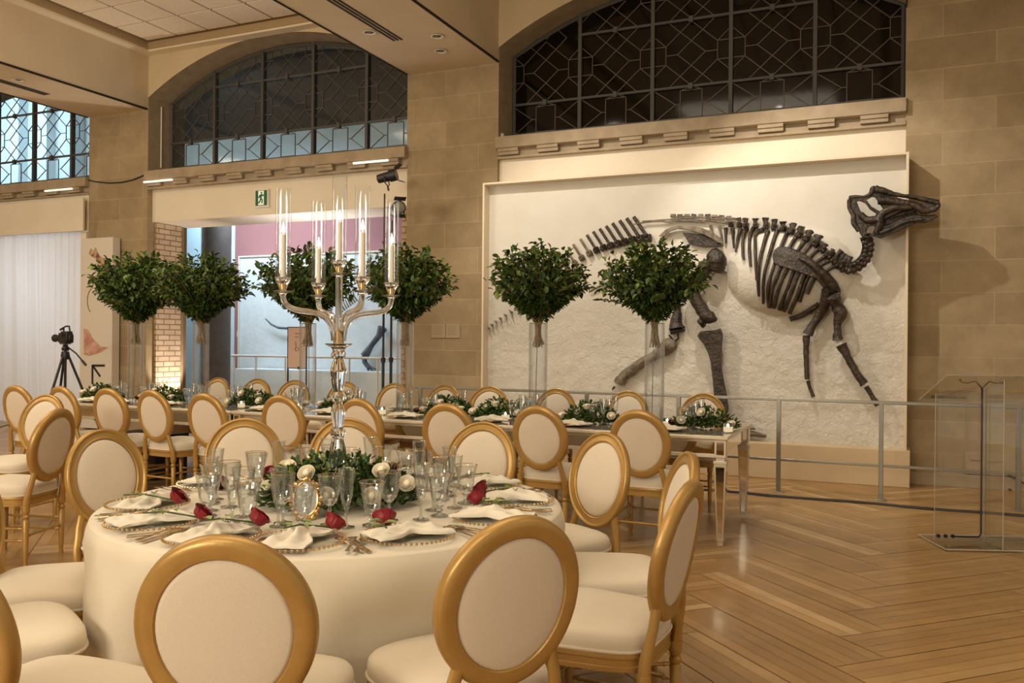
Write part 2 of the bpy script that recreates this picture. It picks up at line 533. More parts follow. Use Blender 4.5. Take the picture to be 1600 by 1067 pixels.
    def build(self, name, mats, parent=None, loc=None, rz=None, bevel=0.0, sharp=40, recalc=True, thick=0.0):
        me = bpy.data.meshes.new(name)
        me.from_pydata(self.v, [], self.f)
        if not isinstance(mats, (list, tuple)):
            mats = [mats]
        for x in mats:
            me.materials.append(MT[x] if isinstance(x, str) else x)
        me.polygons.foreach_set('material_index', self.m)
        me.polygons.foreach_set('use_smooth', self.s)
        if recalc:
            bm = bmesh.new()
            bm.from_mesh(me)
            bmesh.ops.recalc_face_normals(bm, faces=bm.faces)
            bm.to_mesh(me)
            bm.free()
        me.set_sharp_from_angle(angle=radians(sharp))
        me.update()
        o = bpy.data.objects.new(name, me)
        COL.objects.link(o)
        if parent is not None:
            o.parent = parent
        if loc is not None:
            o.location = loc
        if rz is not None:
            o.rotation_euler[2] = rz
        if bevel:
            b = o.modifiers.new('bevel', 'BEVEL')
            b.width = bevel
            b.segments = 2
            b.limit_method = 'ANGLE'
        if thick:
            t = o.modifiers.new('thickness', 'SOLIDIFY')
            t.thickness = thick
        return o

def tag(o, label, cat, group=None):
    o['label'] = label
    o['category'] = cat
    if group:
        o['group'] = group
    return o

def thing(name, label, cat, loc=(0, 0, 0), rz=0.0, group=None):
    o = bpy.data.objects.new(name, None)
    o.empty_display_size = 0.1
    COL.objects.link(o)
    o.location = loc
    o.rotation_euler[2] = rz
    return tag(o, label, cat, group)

def struct(o):
    o['kind'] = 'structure'
    return o

def dup(root, loc, rz=0.0, label=None, group=None, scale=None):
    def cp(o, par):
        c = o.copy()
        COL.objects.link(c)
        c.parent = par
        for ch in o.children:
            cp(ch, c)
        return c
    r = cp(root, None)
    r.location = loc
    r.rotation_euler = (0, 0, rz)
    if scale:
        r.scale = scale
    if label:
        r['label'] = label
    if group:
        r['group'] = group
    return r

class Proto:
    """places the built thing itself the first time, copies of it afterwards"""
    def __init__(self, root):
        self.root, self.used = root, False
    def put(self, loc, rz, label, group=None, scale=None):
        if not self.used:
            self.used = True
            r = self.root
            r.location = loc
            r.rotation_euler = (0, 0, rz)
            r['label'] = label
            if group:
                r['group'] = group
            if scale:
                r.scale = scale
            return r
        return dup(self.root, loc, rz, label, group, scale)
# ================================================================== ROOM
YP = 9.7                       # face of the wall piers
GL = 10.15                     # plane of the leaded windows
BAYS = [(-4.486, 0.14), (-10.35, -5.785), (-16.2, -11.59)]
SPRING, CROWN = 5.08, 5.73
SILL0, SILL1, GLZ = 3.73, 3.95, 4.06
CEIL = 5.74

def arch_z(x, x0, x1):
    h = (x1 - x0) / 2
    rise = CROWN - SPRING
    rr = (h * h + rise * rise) / (2 * rise)
    c = (x0 + x1) / 2
    return CROWN - rr + sqrt(max(rr * rr - (x - c) ** 2, 0))

# floor: herringbone oak planks
def build_floor():
    mb = MB()
    mb.box(-26, 6, -5, 16, -0.08, -0.004, 1)
    L, W = 1.2, 0.30
    ca, sa = cos(pi / 4), sin(pi / 4)
    n = int(L / W)
    vis = lambda x, y: -15.5 < x < 3.2 and -1.0 < y < 15.4
    def plank(x, y, hor):
        # corner in pattern space
        a, b = (L, W) if hor else (W, L)
        g = 0.0018
        pts = [(x + g, y + g), (x + a - g, y + g), (x + a - g, y + b - g), (x + g, y + b - g)]
        pts = [(p[0] * ca - p[1] * sa, p[0] * sa + p[1] * ca) for p in pts]
        cx = sum(p[0] for p in pts) / 4
        cy = sum(p[1] for p in pts) / 4
        if vis(cx, cy):
            # each element of the pattern is laid from four narrow boards
            A, B, C_, D_ = [Vector((p[0], p[1], 0)) for p in pts]
            if not hor:
                A, B, C_, D_ = A, D_, C_, B
            for q in range(4):
                t0, t1 = q / 4 + .0035, (q + 1) / 4 - .0035
                mb.add([A.lerp(D_, t0), B.lerp(C_, t0), B.lerp(C_, t1), A.lerp(D_, t1)][::1 if hor else -1], [(0, 1, 2, 3)], 0, False)
    N = 110
    for i in range(-N, N):
        for j in range(-22, 24):
            bx, by = i * W + j * 2 * L * 0, i * W
            # rows shift one plank width per step, repeat every 2L horizontally
            x = i * W + j * 2 * L
            y = i * W
            plank(x, y, True)
            plank(x + L, y + W - L, False)
    return mb.build('floor', ['oak', 'oak'], recalc=False)
fl = struct(build_floor())

# back wall with arched openings
def back_wall():
    mb = MB()
    top = CEIL + 0.15
    edges = [-17.5]
    for x0, x1 in BAYS[::-1]:
        edges += [x0, x1]
    edges += [5.0]
    for i in range(0, len(edges), 2):
        mb.box(edges[i], edges[i + 1], YP, GL + 0.3, 0, 4.9)
        mb.box(edges[i], edges[i + 1], YP, GL + 0.3, 4.9, top, 1)
    for x0, x1 in BAYS:
        N = 28
        vs, fs = [], []
        for k in range(N + 1):
            x = x0 + (x1 - x0) * k / N
            z = arch_z(x, x0, x1)
            vs += [(x, YP, z), (x, YP, top), (x, GL + 0.3, z)]
        for k in range(N):
            a, b = k * 3, k * 3 + 3
            mb.add([vs[a], vs[b], vs[b + 1], vs[a + 1]], [(0, 1, 2, 3)], 1, False)
            mb.add([vs[a], vs[b], vs[b + 2], vs[a + 2]], [(0, 1, 2, 3)], 2, True)
    # stone jambs of the openings above the sill
    for x0, x1 in BAYS:
        for x, s in ((x0, 1), (x1, -1)):
            mb.box(min(x, x + s * 0.006), max(x, x + s * 0.006), YP + 0.001, GL + 0.28, SILL0, SPRING, 2)
    return mb.build('wall_back', ['stone', 'plaster', 'sill_stone'])
struct(back_wall())

struct(MB().box(-17.7, -17.5, -5, YP, 0, CEIL + .2).build('wall_left', 'plaster'))
# infill below each window
mb = MB()
x0, x1 = BAYS[0]
mb.box(x0, x1, YP + 0.06, GL + 0.3, 0, SILL0)
struct(mb.build('wall_bay_right', 'white_paint'))
mb = MB()
x0, x1 = BAYS[1]
mb.box(x0, x1, YP + 0.10, YP + 0.85, 3.2, SILL0)
struct(mb.build('wall_lintel', 'white_paint'))
mb = MB()
x0, x1 = BAYS[2]
mb.box(x0, x1, YP + 0.02, YP + 0.10, 3.12, SILL0)
struct(mb.build('trim_1', 'white_paint'))

# sills with dentils
def sill(i, x0, x1):
    mb = MB()
    vs = []
    zb = SILL0 + .07
    for x in (x0, x1):
        vs += [(x, YP - 0.075, zb + .01), (x, YP - 0.075, SILL1), (x, GL + 0.1, GLZ), (x, GL + 0.1, SILL0 - .03), (x, YP + 0.02, SILL0 - .03), (x, YP + 0.02, zb), (x, YP - 0.03, zb)]
    n = 7
    fs = [(k, (k + 1) % n, (k + 1) % n + n, k + n) for k in range(n)] + [tuple(range(n)), tuple(range(n, 2 * n))[::-1]]
    mb.add(vs, fs, 0, False)
    # stepped blocks below the slab
    k, x = 0, x0 + 0.03
    while x < x1 - 0.2:
        mb.box(x, x + 0.27, YP - 0.068, YP + .02, zb - 0.035, zb + .004)
        mb.box(x, x + 0.27, YP - 0.050, YP + .02, zb - 0.075, zb - .034)
        x += 0.52
    mb.box(x0, x1, YP - 0.012, YP + .05, SILL0 - 0.045, SILL0 - 0.012)
    o = mb.build('trim_%d' % (i + 2), 'sill_stone', bevel=0.004)
    return struct(o)
for i, (x0, x1) in enumerate(BAYS):
    sill(i, x0, x1)

# windows
MOTIF = [((0, .36), (.17, .36)), ((.17, .36), (.17, .64)), ((.17, .64), (0, .64)),
         ((1, .36), (.83, .36)), ((.83, .36), (.83, .64)), ((.83, .64), (1, .64)),
         ((.17, .36), (.5, .02)), ((.5, .02), (.83, .36)), ((.17, .64), (.5, .98)), ((.5, .98), (.83, .64)),
         ((.17, .5), (.32, .5)), ((.32, .5), (.66, .15)), ((.32, .5), (.66, .85)), ((.68, .5), (.34, .15)), ((.68, .5), (.34, .85)), ((.68, .5), (.83, .5)),
         ((.34, .15), (.2, 0)), ((.66, .15), (.8, 0)), ((.34, .85), (.2, 1)), ((.66, .85), (.8, 1)),
         ((0, .82), (.17, .64)), ((1, .18), (.83, .36)), ((0, .18), (.17, .36)), ((1, .82), (.83, .64))]
MOTIF_LOW = [((0, 0), (.3, .5)), ((.3, .5), (0, 1)), ((.36, .1), (.36, .9)), ((.36, .9), (.64, .9)), ((.64, .9), (.64, .1)), ((.64, .1), (.36, .1)),
             ((.36, .1), (.2, .0)), ((.64, .1), (.8, 0)), ((1, 0), (.7, .5)), ((.7, .5), (1, 1)), ((.3, .5), (.36, .5)), ((.7, .5), (.64, .5)), ((.36, .9), (.5, 1)), ((.5, 1), (.64, .9))]
def window(i, x0, x1, pane):
    r = bpy.data.objects.new('window_%d' % (i + 1), None)
    COL.objects.link(r)
    r.location = ((x0 + x1) / 2, GL, GLZ)
    r['kind'] = 'structure'
    O = Vector(r.location)
    def T(x, y, z):
        return Vector((x, y, z)) - O
    n = 5
    wd = (x1 - x0) / n
    fr = MB()
    for k in range(1, n):
        x = x0 + wd * k
        fr.add([T(*p) for p in [(x - .022, GL - .04, GLZ), (x + .022, GL - .04, GLZ), (x + .022, GL + .03, GLZ), (x - .022, GL + .03, GLZ),
               (x - .022, GL - .04, arch_z(x, x0, x1)), (x + .022, GL - .04, arch_z(x, x0, x1)), (x + .022, GL + .03, arch_z(x, x0, x1)), (x - .022, GL + .03, arch_z(x, x0, x1))]],
               [(0, 3, 2, 1), (4, 5, 6, 7), (0, 1, 5, 4), (1, 2, 6, 5), (2, 3, 7, 6), (3, 0, 4, 7)], 0, False)
    # outer frame along jambs and arch
    pts = [(x0 + .02, GL - .01, GLZ), ] + [(x0 + .02 + (x1 - x0 - .04) * k / 30, GL - .01, arch_z(x0 + .02 + (x1 - x0 - .04) * k / 30, x0, x1) - .015) for k in range(31)] + [(x1 - .02, GL - .01, GLZ)]
    fr.tube([T(*p) for p in pts], 0.03, 4, up=(0, 1, 0))
    fr.bar(T(x0, GL - .01, GLZ + .01), T(x1, GL - .01, GLZ + .01), .05, .03)
    fr.build('mullion_frame', 'mullion', r)
    bars = MB()
    for z in (4.46, 5.25):
        for k in range(n):
            xa, xb = x0 + wd * k + .02, x0 + wd * (k + 1) - .02
            zz = min(arch_z(xa, x0, x1), arch_z(xb, x0, x1))
            if z < zz - 0.02:
                bars.bar(T(xa, GL - .02, z), T(xb, GL - .02, z), .028, .03)
                xc = (xa + xb) / 2
                bars.box(*[q for ax, (lo, hi) in enumerate([(xc - .025, xc + .025), (GL - .06, GL - .01), (z - .04, z + .03)]) for q in (lo - O[ax], hi - O[ax])])
    bars.build('saddle_bar', 'mullion', r)
    ld = MB()
    for k in range(n):
        xa = x0 + wd * k
        for zb, zt, mo in ((GLZ, 4.46, MOTIF_LOW), (4.46, 5.25, MOTIF), (5.25, 6.04, MOTIF)):
            for a, b in mo:
                pa = Vector((xa + wd * a[0], 0, zb + (zt - zb) * a[1]))
                pb = Vector((xa + wd * b[0], 0, zb + (zt - zb) * b[1]))
                N = 6
                last = None
                seg = []
                for q in range(N + 1):
                    p = pa.lerp(pb, q / N)
                    if p.z < arch_z(p.x, x0, x1) - .02:
                        seg.append(p)
                if len(seg) >= 2:
                    ld.bar(T(seg[0].x, GL - .004, seg[0].z), T(seg[-1].x, GL - .004, seg[-1].z), .008, .014)
    ld.build('lead_came', 'lead', r)
    pn = MB()
    N = 28
    poly = [(x0, GLZ)] + [(x0 + (x1 - x0) * k / N, arch_z(x0 + (x1 - x0) * k / N, x0, x1)) for k in range(N + 1)] + [(x1, GLZ)]
    pn.plate([poly], lambda x, z, t: T(x, GL + t, z), 0.0, 0.006)
    pn.build('glass_pane', pane, r)
for i, ((x0, x1), pane) in enumerate(zip(BAYS, ('pane_dark', 'pane_clear', 'pane_clear'))):
    window(i, x0, x1, pane)

mb = MB()
mb.box(-16.9, -5.0, 14.75, 14.8, 5.75, 10)
mb.box(-5.1, -5.0, 10.6, 14.8, 3.6, 10)
mb.box(-26, -5.0, 10.5, 15, 9.6, 9.7)
struct(mb.build('gallery_blackout', 'void'))  # black panels added to block the world light above the gallery
# black panels standing in for the dark space behind the right-hand window
mb = MB()
mb.box(-6.2, 2.0, 11.6, 11.7, 3.0, 7)
mb.box(-6.2, 2.0, GL + .3, 11.7, 3.6, 3.65)
struct(mb.build('wall_void', 'void'))

# beams and coffered ceiling
def beam(name, x0, x1):
    mb = MB()
    mb.box(x0, x1, -4.5, YP, 4.9, CEIL + .2, 0)
    # dark strips for the shade in the gaps along the lower arrises
    for x, s in ((x0, -1), (x1, 1)):
        mb.box(min(x, x + s * .012), max(x, x + s * .012), -4.5, YP - .02, 4.885, 4.915, 1)
    # linear air slots on the soffit
    xc = (x0 + x1) / 2 - 0.1
    for q in (-.05, 0, .05):
        mb.box(xc + q - .012, xc + q + .012, -3.5, YP - 1.15, 4.893, 4.9005, 1)
    return struct(mb.build(name, ['white_soffit', 'dark']))
MT['white_soffit'] = mat('white_soffit', (0.60, 0.49, 0.33), 0.8, noise_scale=2, col2=(0.64, 0.53, 0.37))
for i, (x0, x1) in enumerate(((-5.785, -4.486), (-11.59, -10.35), (0.14, 1.44))):
    beam('ceiling_beam_%d' % (i + 1), x0, x1)

def coffer(i, x0, x1, y0=-4.5, y1=YP):
    mb = MB()
    e = .16
    # plaster border then a recess with tiles
    for a in ((x0, x1, y1 - e, y1), (x0, x0 + e, y0, y1 - e), (x1 - e, x1, y0, y1 - e)):
        mb.box(a[0], a[1], a[2], a[3], CEIL - .03, CEIL + .05, 0)
    g = .10
    for a in ((x0 + e, x1 - e, y1 - e - .02, y1 - e), (x0 + e, x0 + e + .02, y0, y1 - e), (x1 - e - .02, x1 - e, y0, y1 - e)):
        mb.box(a[0], a[1], a[2], a[3], CEIL, CEIL + .12, 1)
    mb.box(x0, x1, y0, y1, CEIL + .1, CEIL + .2, 2)
    tw = (x1 - x0 - 2 * e - 2 * g) / 7
    ty = y1 - e - g
    while ty > y0 + .6:
        for k in range(7):
            xa = x0 + e + g + tw * k
            mb.box(xa + .017, xa + tw - .017, ty - tw + .017, ty - .017, CEIL + .085, CEIL + .11, 3)
        ty -= tw
    return struct(mb.build('ceiling' if i == 0 else 'ceiling_bay_%d' % i, ['ceil_border', 'coffer_step', 'coffer_grid', 'tile']))
MT['ceil_border'] = mat('ceil_border', (0.78, 0.68, 0.50), 0.8)
MT['coffer_step'] = mat('coffer_step', (0.42, 0.30, 0.16), 0.8)
MT['coffer_grid'] = mat('coffer_grid', (0.20, 0.13, 0.06), 0.8)
for i, (x0, x1) in enumerate(((-10.35, -5.785), (-4.486, 0.14), (-16.2, -11.59), (1.44, 5.0))):
    coffer(i, x0, x1)

# downlights in the soffits
dl = MB()
dl.lathe([(0.0, .0), (.05, .0), (.075, -.006), (.08, -.012), (.06, -.014), (.045, .01), (0, .012)], 20)
r = thing('ceiling_downlight', '', 'downlight')
dl.build('trim_ring', 'sign_white', r)
d2 = MB()
d2.lathe([(0, -.012), (.03, -.012), (.03, -.004), (0, -.004)], 12)
d2.build('lens', mat('lens', (0.15, 0.12, 0.1), 0.3), r)
P = Proto(r)
for (x, y, lb) in ((-5.4, 8.2, 'small round downlight left of the air slot in the right-hand beam'),
                   (-4.75, 8.6, 'small round downlight right of the air slot in the right-hand beam'),
                   (-4.95, 9.05, 'small round downlight in the beam soffit closest to the stone pier'),
                   (-10.8, 7.9, 'small round downlight in the soffit of the left beam')):
    P.put((x, y, 4.9), 0, lb, 'beam downlights')

# doorway: brick piers
mb = MB()
mb.box(-10.9, -10.31, YP + .15, YP + .65, 0, 3.2, 0)
mb.box(-10.311, -10.305, YP + .15, YP + .652, 0, 3.2, 1)
mb.box(-10.9, -10.37, YP + .65, YP + .83, 0, 3.2, 2)
struct(mb.build('wall_pier_left', ['brick', 'brick_lit', mat('brick_dark', (0.20, 0.12, 0.07), 0.9)]))
mb = MB()
mb.box(-6.04, -5.6, YP + .30, YP + .83, 0, 3.2, 0)
struct(mb.build('wall_pier_right', 'brick'))

# short emissive strips under the sills, loose cable on the pier
STRIP = mat('bright_strip', (.9, .85, .75), .5, emit=((1.0, .88, .72), 1.1))
for (xa, xb, lb) in ((at(232, 288, YP).x, at(276, 284, YP).x, 'short lit strip under the left end of the middle window sill'),
                     (at(558, 255, YP).x, at(612, 250, YP).x, 'short lit strip under the right end of the middle window sill'),
                     (at(78, 302, YP).x, at(120, 299, YP).x, 'short lit strip under the far left window sill')):
    mb = MB()
    mb.box(xa, xb, YP - .10, YP - .076, SILL0 + .035, SILL0 + .06)
    tag(mb.build('sill_strip', STRIP), lb, 'light strip', 'strips under the sills')
mb = MB()
pts = [at(a, b, YP - .012) for a, b in ((137, 281), (150, 284), (170, 286), (190, 285), (208, 281), (222, 275), (229, 272))]
mb.tube(pts, .010, 6)
tag(mb.build('wall_cable', 'black'), 'thin dark cable sagging across the left stone pier', 'cable')
mb = MB()
xx = BAYS[1][0] + .012
mb.tube([(xx, YP + .25, GLZ), (xx, YP + .25, 5.0)], .012, 6)
tag(mb.build('conduit', 'sign_white'), 'thin white conduit on the left jamb of the middle window', 'conduit')
mb = MB()
q_ = at(783, 208, YP + .1)
mb.box(q_.x - .04, q_.x + .04, YP + .08, YP + .12, 3.97, 4.03)
tag(mb.build('sensor_box', 'sign_white', bevel=.004), 'tiny white box on the left end of the right-hand window sill', 'sensor')

# ------------------------------------------------------------------ gallery beyond
YG = 14.5
def gx(px, Y=YG):
    return at(px, 533, Y).x
def gz(py, px, Y=YG):
    return at(px, py, Y).z
mb = MB()
mb.box(gx(366), -6.0, YG, YG + .2, 0, 4.6, 0)
mb.box(gx(366), -6.0, YG, YG + .2, 4.6, 5.75, 1)
mb.box(-17.0, gx(366), YG, YG + .2, 0, 5.75, 1)
struct(mb.build('wall_gallery', ['pink', 'pale_blue']))
mb = MB()
mb.box(-26, -16.4, YG + .3, YG + .5, 0, 9.5, 0)
for k in range(9):
    x = -25.2 + k * 1.0
    mb.box(x, x + .35, YG + .05, YG + .3, 4.0, 9.0, 0)
struct(mb.build('wall_gallery_left', 'pale_blue'))
mb = MB()
mb.box(gx(289, 13.6), gx(312, 13.6), 13.6, 13.8, 0, 4.4, 0)
mb.box(gx(240, 13.6), gx(289, 13.6), 13.6, 13.8, 0, 4.4, 0)
struct(mb.build('wall_gallery_blue', 'blue_wall'))
mb = MB()
mb.lathe([(.27, 0), (.27, 4.6)], 32, (gx(337, 12.6), 12.6, 0))
c = struct(mb.build('wall_column', 'grey_column'))
c['label'] = 'round dark grey column in the gallery beyond the doorway'
mb = MB()
mb.box(-26, -6, 9.0 + 1.6, 10.75, 3.9, 3.95)
# lower white frame of the other relief panel on the pink wall
gt = thing('gallery_relief_panel', 'pale blue plaster relief panel on the pink wall beyond the doorway', 'relief panel', (-10.5, YG, 0))
O = Vector(gt.location)
x0, x1 = gx(383), gx(640)
z0, z1 = gz(582, 400), gz(403, 400)
mb = MB()
mb.box(x0 - O.x, x1 - O.x, -.16, 0, z0, z1)
mb.build('plaster_panel', 'pale_blue', gt)
mb = MB()
t = .03
for a in ((x0 - t, x0, z0 - t, z1 + t), (x0, x1, z1, z1 + t), (x0, x1, z0 - t, z0)):
    mb.box(a[0] - O.x, a[1] - O.x, -.2, 0, a[2], a[3])
mb.build('frame', 'sign_white', gt)
# its bones
bt = thing('gallery_fossil_skeleton', 'blue-grey fossil leg and ribs mounted on the far gallery panel', 'skeleton', (-10, YG - .3, 1.5))
O = Vector(bt.location)
YB = YG - .3
def gp(pts):
    return [at(a, b, YB) - O for a, b in pts]
mb = MB()
mb.tube(gp([(598, 512), (592, 525), (580, 540), (570, 556)]), [.10, .06, .055, .09], 8)
mb.build('leg_bone', 'blue_bone', bt)
mb = MB()
mb.tube(gp([(569, 556), (570, 566), (577, 575)]), [.06, .05, .05], 8)
for q in ((583, 580), (588, 577), (576, 581)):
    mb.tube(gp([(574, 571), q]), [.03, .012], 6)
mb.build('foot_bone', 'blue_bone', bt)
for k in range(8):
    mb = MB()
    x = 556 - k * 3.2
    mb.tube(gp([(x + 2, 470 + k * 2.5), (x - 3 + k * .4, 462 + k * 3), (x - 6 + k * .4, 450 + k * 4)]), [.02, .016, .006], 6)
    mb.build('rib', 'bone_pale', bt)
mb = MB()
mb.tube(gp([(415, 498), (424, 507), (435, 512), (448, 513)]), [.012, .02, .026, .03], 6)
mb.build('tail_tip', 'blue_bone', bt)
# gallery rail
gr = thing('gallery_railing', 'pale steel railing in front of the far gallery panel', 'railing', (-11, 13.2, 0))
YR = 13.3
O = Vector(gr.location)
xa, xb = at(362, 550, YR).x, at(640, 550, YR).x
zt, zm = at(450, 557, YR).z, at(450, 589, YR).z
mb = MB()
mb.tube([(xa - O.x, YR - O.y, zt), (xb - O.x, YR - O.y, zt)], .022, 8)
mb.build('handrail', 'sign_white', gr)
for px in (366, 400, 446, 493, 546, 590):
    p = at(px, 557, YR)
    mb = MB()
    mb.tube([(p.x - O.x, YR - O.y, 0), (p.x - O.x, YR - O.y, zt)], .018, 8)
    mb.build('post', 'sign_white', gr)
mb = MB()
mb.box(xa - .2, xb, 13.5, YG - .2, 0, at(400, 577, 13.5).z)
b = struct(mb.build('trim_gallery_plinth', 'pale_blue'))
# small label on pink strip
mb = MB()
p, q = at(371, 517, YG), at(383, 526, YG)
mb.box(p.x, q.x, YG - .02, YG - .001, q.z, p.z)
tag(mb.build('wall_notice', 'sign_white'), 'small pale blue notice on the narrow pink wall strip', 'notice')
# sign stand
st = thing('sign_stand', 'peach accessibility sign on a black stand seen through the doorway', 'sign', (at(463, 560, 11.6).x, 11.6, 0))
O = Vector(st.location)
a, b2 = at(451, 512, 11.6), at(478, 575, 11.6)
mb = MB()
mb.box(a.x - O.x, b2.x - O.x, -.01, .01, b2.z, a.z)
mb.build('sign_face', 'sign_peach', st)
mb = MB()
fx0, fx1, fz0, fz1 = a.x - O.x, b2.x - O.x, b2.z, a.z
for bx in ((fx0 - .015, fx0, 0, fz1 + .015), (fx1, fx1 + .015, 0, fz1 + .015)):
    mb.box(bx[0], bx[1], -.012, .012, bx[2], bx[3])
mb.box(fx0, fx1, -.012, .012, fz1, fz1 + .015)
mb.box(fx0, fx1, -.012, .012, fz0 - .012, fz0)
mb.box(fx0 - .02, fx1 + .02, -.12, .12, 0, .015)
mb.build('frame', 'black', st)
mb = MB()
def spt(px, py):
    p = at(px, py, 11.585)
    return (p.x - O.x, -.014, p.z)
mb.ball(spt(462, 535), .011, 8, 6, (1, .3, 1))
mb.tube([spt(462, 537), spt(462.6, 543), spt(466, 543), spt(467, 547)], .006, 5, flat=.4)
cc = Vector(spt(463, 545.5))
mb.tube([(cc.x + .026 * cos(a_), cc.y, cc.z + .026 * sin(a_)) for a_ in [radians(100 + k * 22) for k in range(11)]], .004, 5)
mb.box(spt(470, 0)[0], spt(474.5, 0)[0], -.0135, -.011, spt(0, 565)[2], spt(0, 561.5)[2])
mb.build('wheelchair_symbol', 'black', st)
mb = MB()
for py, w_ in ((521, 8), (526.5, 5)):
    for k in range(int(w_)):
        x = spt(461 + k * 1.35, py)
        mb.box(x[0], x[0] + .006, -.0135, -.011, x[2] - .008, x[2] + .008)
mb.build('lettering', 'black', st)

# ------------------------------------------------------------------ relief plaque with plinth
pl = thing('relief_plaque', 'large white plaster relief panel in a shallow frame behind the railing', 'relief panel', (-2.19, 9.6, 0))
O = Vector(pl.location)
X0, X1, Z0, Z1 = -4.545, 0.166, 0.37, 3.345
YF, YI = 9.40, 9.55
BX, BZ = at(1215, 440, 9.5).x, at(1215, 440, 9.5).z
BCX, BCZ = at(1232, 430, 9.5).x, at(1232, 424, 9.5).z
def bulge(x, z):
    # cast body under the ribs
    a = (x - BCX) / .66
    b = (z - BCZ) / .47
    c, s_ = cos(-.38), sin(-.38)
    a, b = a * c - b * s_, a * s_ + b * c
    r2 = a * a + b * b
    h = .23 * (1 - r2) ** .7 if r2 < 1 else 0
    n1 = noise.fractal(Vector((x * 5, 0, z * 5)), .7, 2.0, 4) * .009 * min(1, max(.12, (2.5 - z) / 1.2))
    return h + n1
mb = MB()
NU, NV = 260, 170
def f(u, v):
    x, z = X0 + .025 + (X1 - X0 - .05) * u, Z0 + (Z1 - Z0 - .025) * v
    return (x - O.x, YI - bulge(x, z) - O.y, z)
mb.grid(f, NU, NV)
mb.build('plaster_surface', 'relief', pl)
mb = MB()
mb.box(X0 - O.x, X0 + .025 - O.x, YF - O.y, YP - .001 - O.y, Z0, Z1)
mb.box(X1 - .025 - O.x, X1 - O.x, YF - O.y, YP - .001 - O.y, Z0, Z1)
mb.box(X0 + .025 - O.x, X1 - .025 - O.x, YF - O.y, YP - .001 - O.y, Z1 - .025, Z1)
mb.build('frame', 'panel_edge', pl, bevel=.003)
mb = MB()
mb.box(X0 - .03 - O.x, X1 + .03 - O.x, YF - .03 - O.y, YP - .001 - O.y, 0, Z0)
mb.build('plinth', 'plinth', pl, bevel=.006)

# ------------------------------------------------------------------ small stone base and baseboard at right
mb = MB()
mb.box(X1 + .032, 5, YP - .05, YP, 0, .13)
struct(mb.build('baseboard_right', 'sill_stone', bevel=.004))
mb = MB()
p, q = at(1508, 706, YP - .01), at(1541, 738, YP - .01)
mb.box(p.x, q.x + .25, YP - .03, YP - .001, .14, p.z)
mb.box(p.x + .04, p.x + .14, YP - .04, YP - .03, .28, .36)
tag(mb.build('floor_socket_box', 'sill_stone', bevel=.003), 'low stone-coloured socket cover on the right wall behind the lectern', 'socket cover')

# ------------------------------------------------------------------ railing before the relief
YRL = 8.55
rl = thing('railing', 'long grey metal railing standing in front of the relief panel', 'railing', (-1.8, YRL, 0))
O = Vector(rl.location)
mb = MB()
mb.box(-4.97 - O.x, 3.2 - O.x, -.018, .018, .875, .905)
mb.build('handrail', 'rail', rl, bevel=.005)
mb = MB()
mb.box(-4.97 - O.x, 3.2 - O.x, -.012, .012, .30, .325)
mb.build('lower_rail', 'rail', rl, bevel=.004)
for x in (-4.9, -3.9, -2.9, -1.93, -.963, -.062, 1.03, 2.1):
    mb = MB()
    mb.box(x - .02 - O.x, x + .02 - O.x, -.02, .02, 0, .88)
    mb.box(x - .05 - O.x, x + .05 - O.x, -.05, .05, 0, .008)
    mb.build('post', 'rail', rl, bevel=.004)

# cables on the floor
mb = MB()
pts = []
for k in range(60):
    x = -2.9 + k * .075
    pts.append((x, 8.36 - .02 * k / 10 + .02 * sin(k * .4), .009))
mb.tube(pts, .009, 6)
mb.tube([(p[0], p[1] - .035 + .01 * sin(i * .7), .007) for i, p in enumerate(pts)], .007, 6)
tag(mb.build('floor_cable', 'black'), 'black cable running along the floor below the railing', 'cable')
mb = MB()
pts = [floor_at(1590, 765, .01) + Vector((.09 * cos(a), .09 * sin(a) * 1.3, .006 + .14 * max(0, sin(a * .5)))) for a in [k * .35 for k in range(30)]]
mb.tube(pts, .008, 6)
tag(mb.build('cable_coil', 'black'), 'loose black cable loop by the right-hand railing post', 'cable')

# exit sign on the lintel
p, q = at(401, 297, YP + .09), at(421.5, 323, YP + .09)
ex = thing('exit_sign', 'green running man exit sign on the cream lintel', 'sign', ((p.x + q.x) / 2, YP + .1, (p.z + q.z) / 2))
hw, hh = (q.x - p.x) / 2, (p.z - q.z) / 2
mb = MB()
mb.box(-hw, hw, -.05, 0, -hh, hh)
mb.build('housing', 'sign_white', ex, bevel=.004)
mb = MB()
mb.box(-hw * .85, hw * .85, -.054, -.05, -hh * .85, hh * .85)
mb.build('green_field', 'sign_green', ex)
mb = MB()
mb.box(-hw * .42, hw * .42, -.057, -.054, -hh * .80, hh * .80)
mb.build('door_field', mat('sign_glow', (.8, .85, .7), .6, emit=((.8, .85, .65), .25)), ex)
mb = MB()
k = hh * .8
mb.ball((k * .10, -.06, k * .72), k * .14, 8, 6, (1, .3, 1))
def man(*pts, r=.11):
    mb.tube([(a * k, -.06, b * k) for a, b in pts], k * r, 6, flat=.3, up=(0, 1, 0))
man((.05, .50), (-.02, -.05), r=.15)
man((.05, .48), (.35, .30), (.48, .42))
man((.02, .45), (-.28, .22), (-.38, .0))
man((-.02, -.08), (.25, -.30), (.18, -.75))
man((-.02, -.08), (-.15, -.45), (-.42, -.72))
mb.build('running_man', 'sign_green', ex)

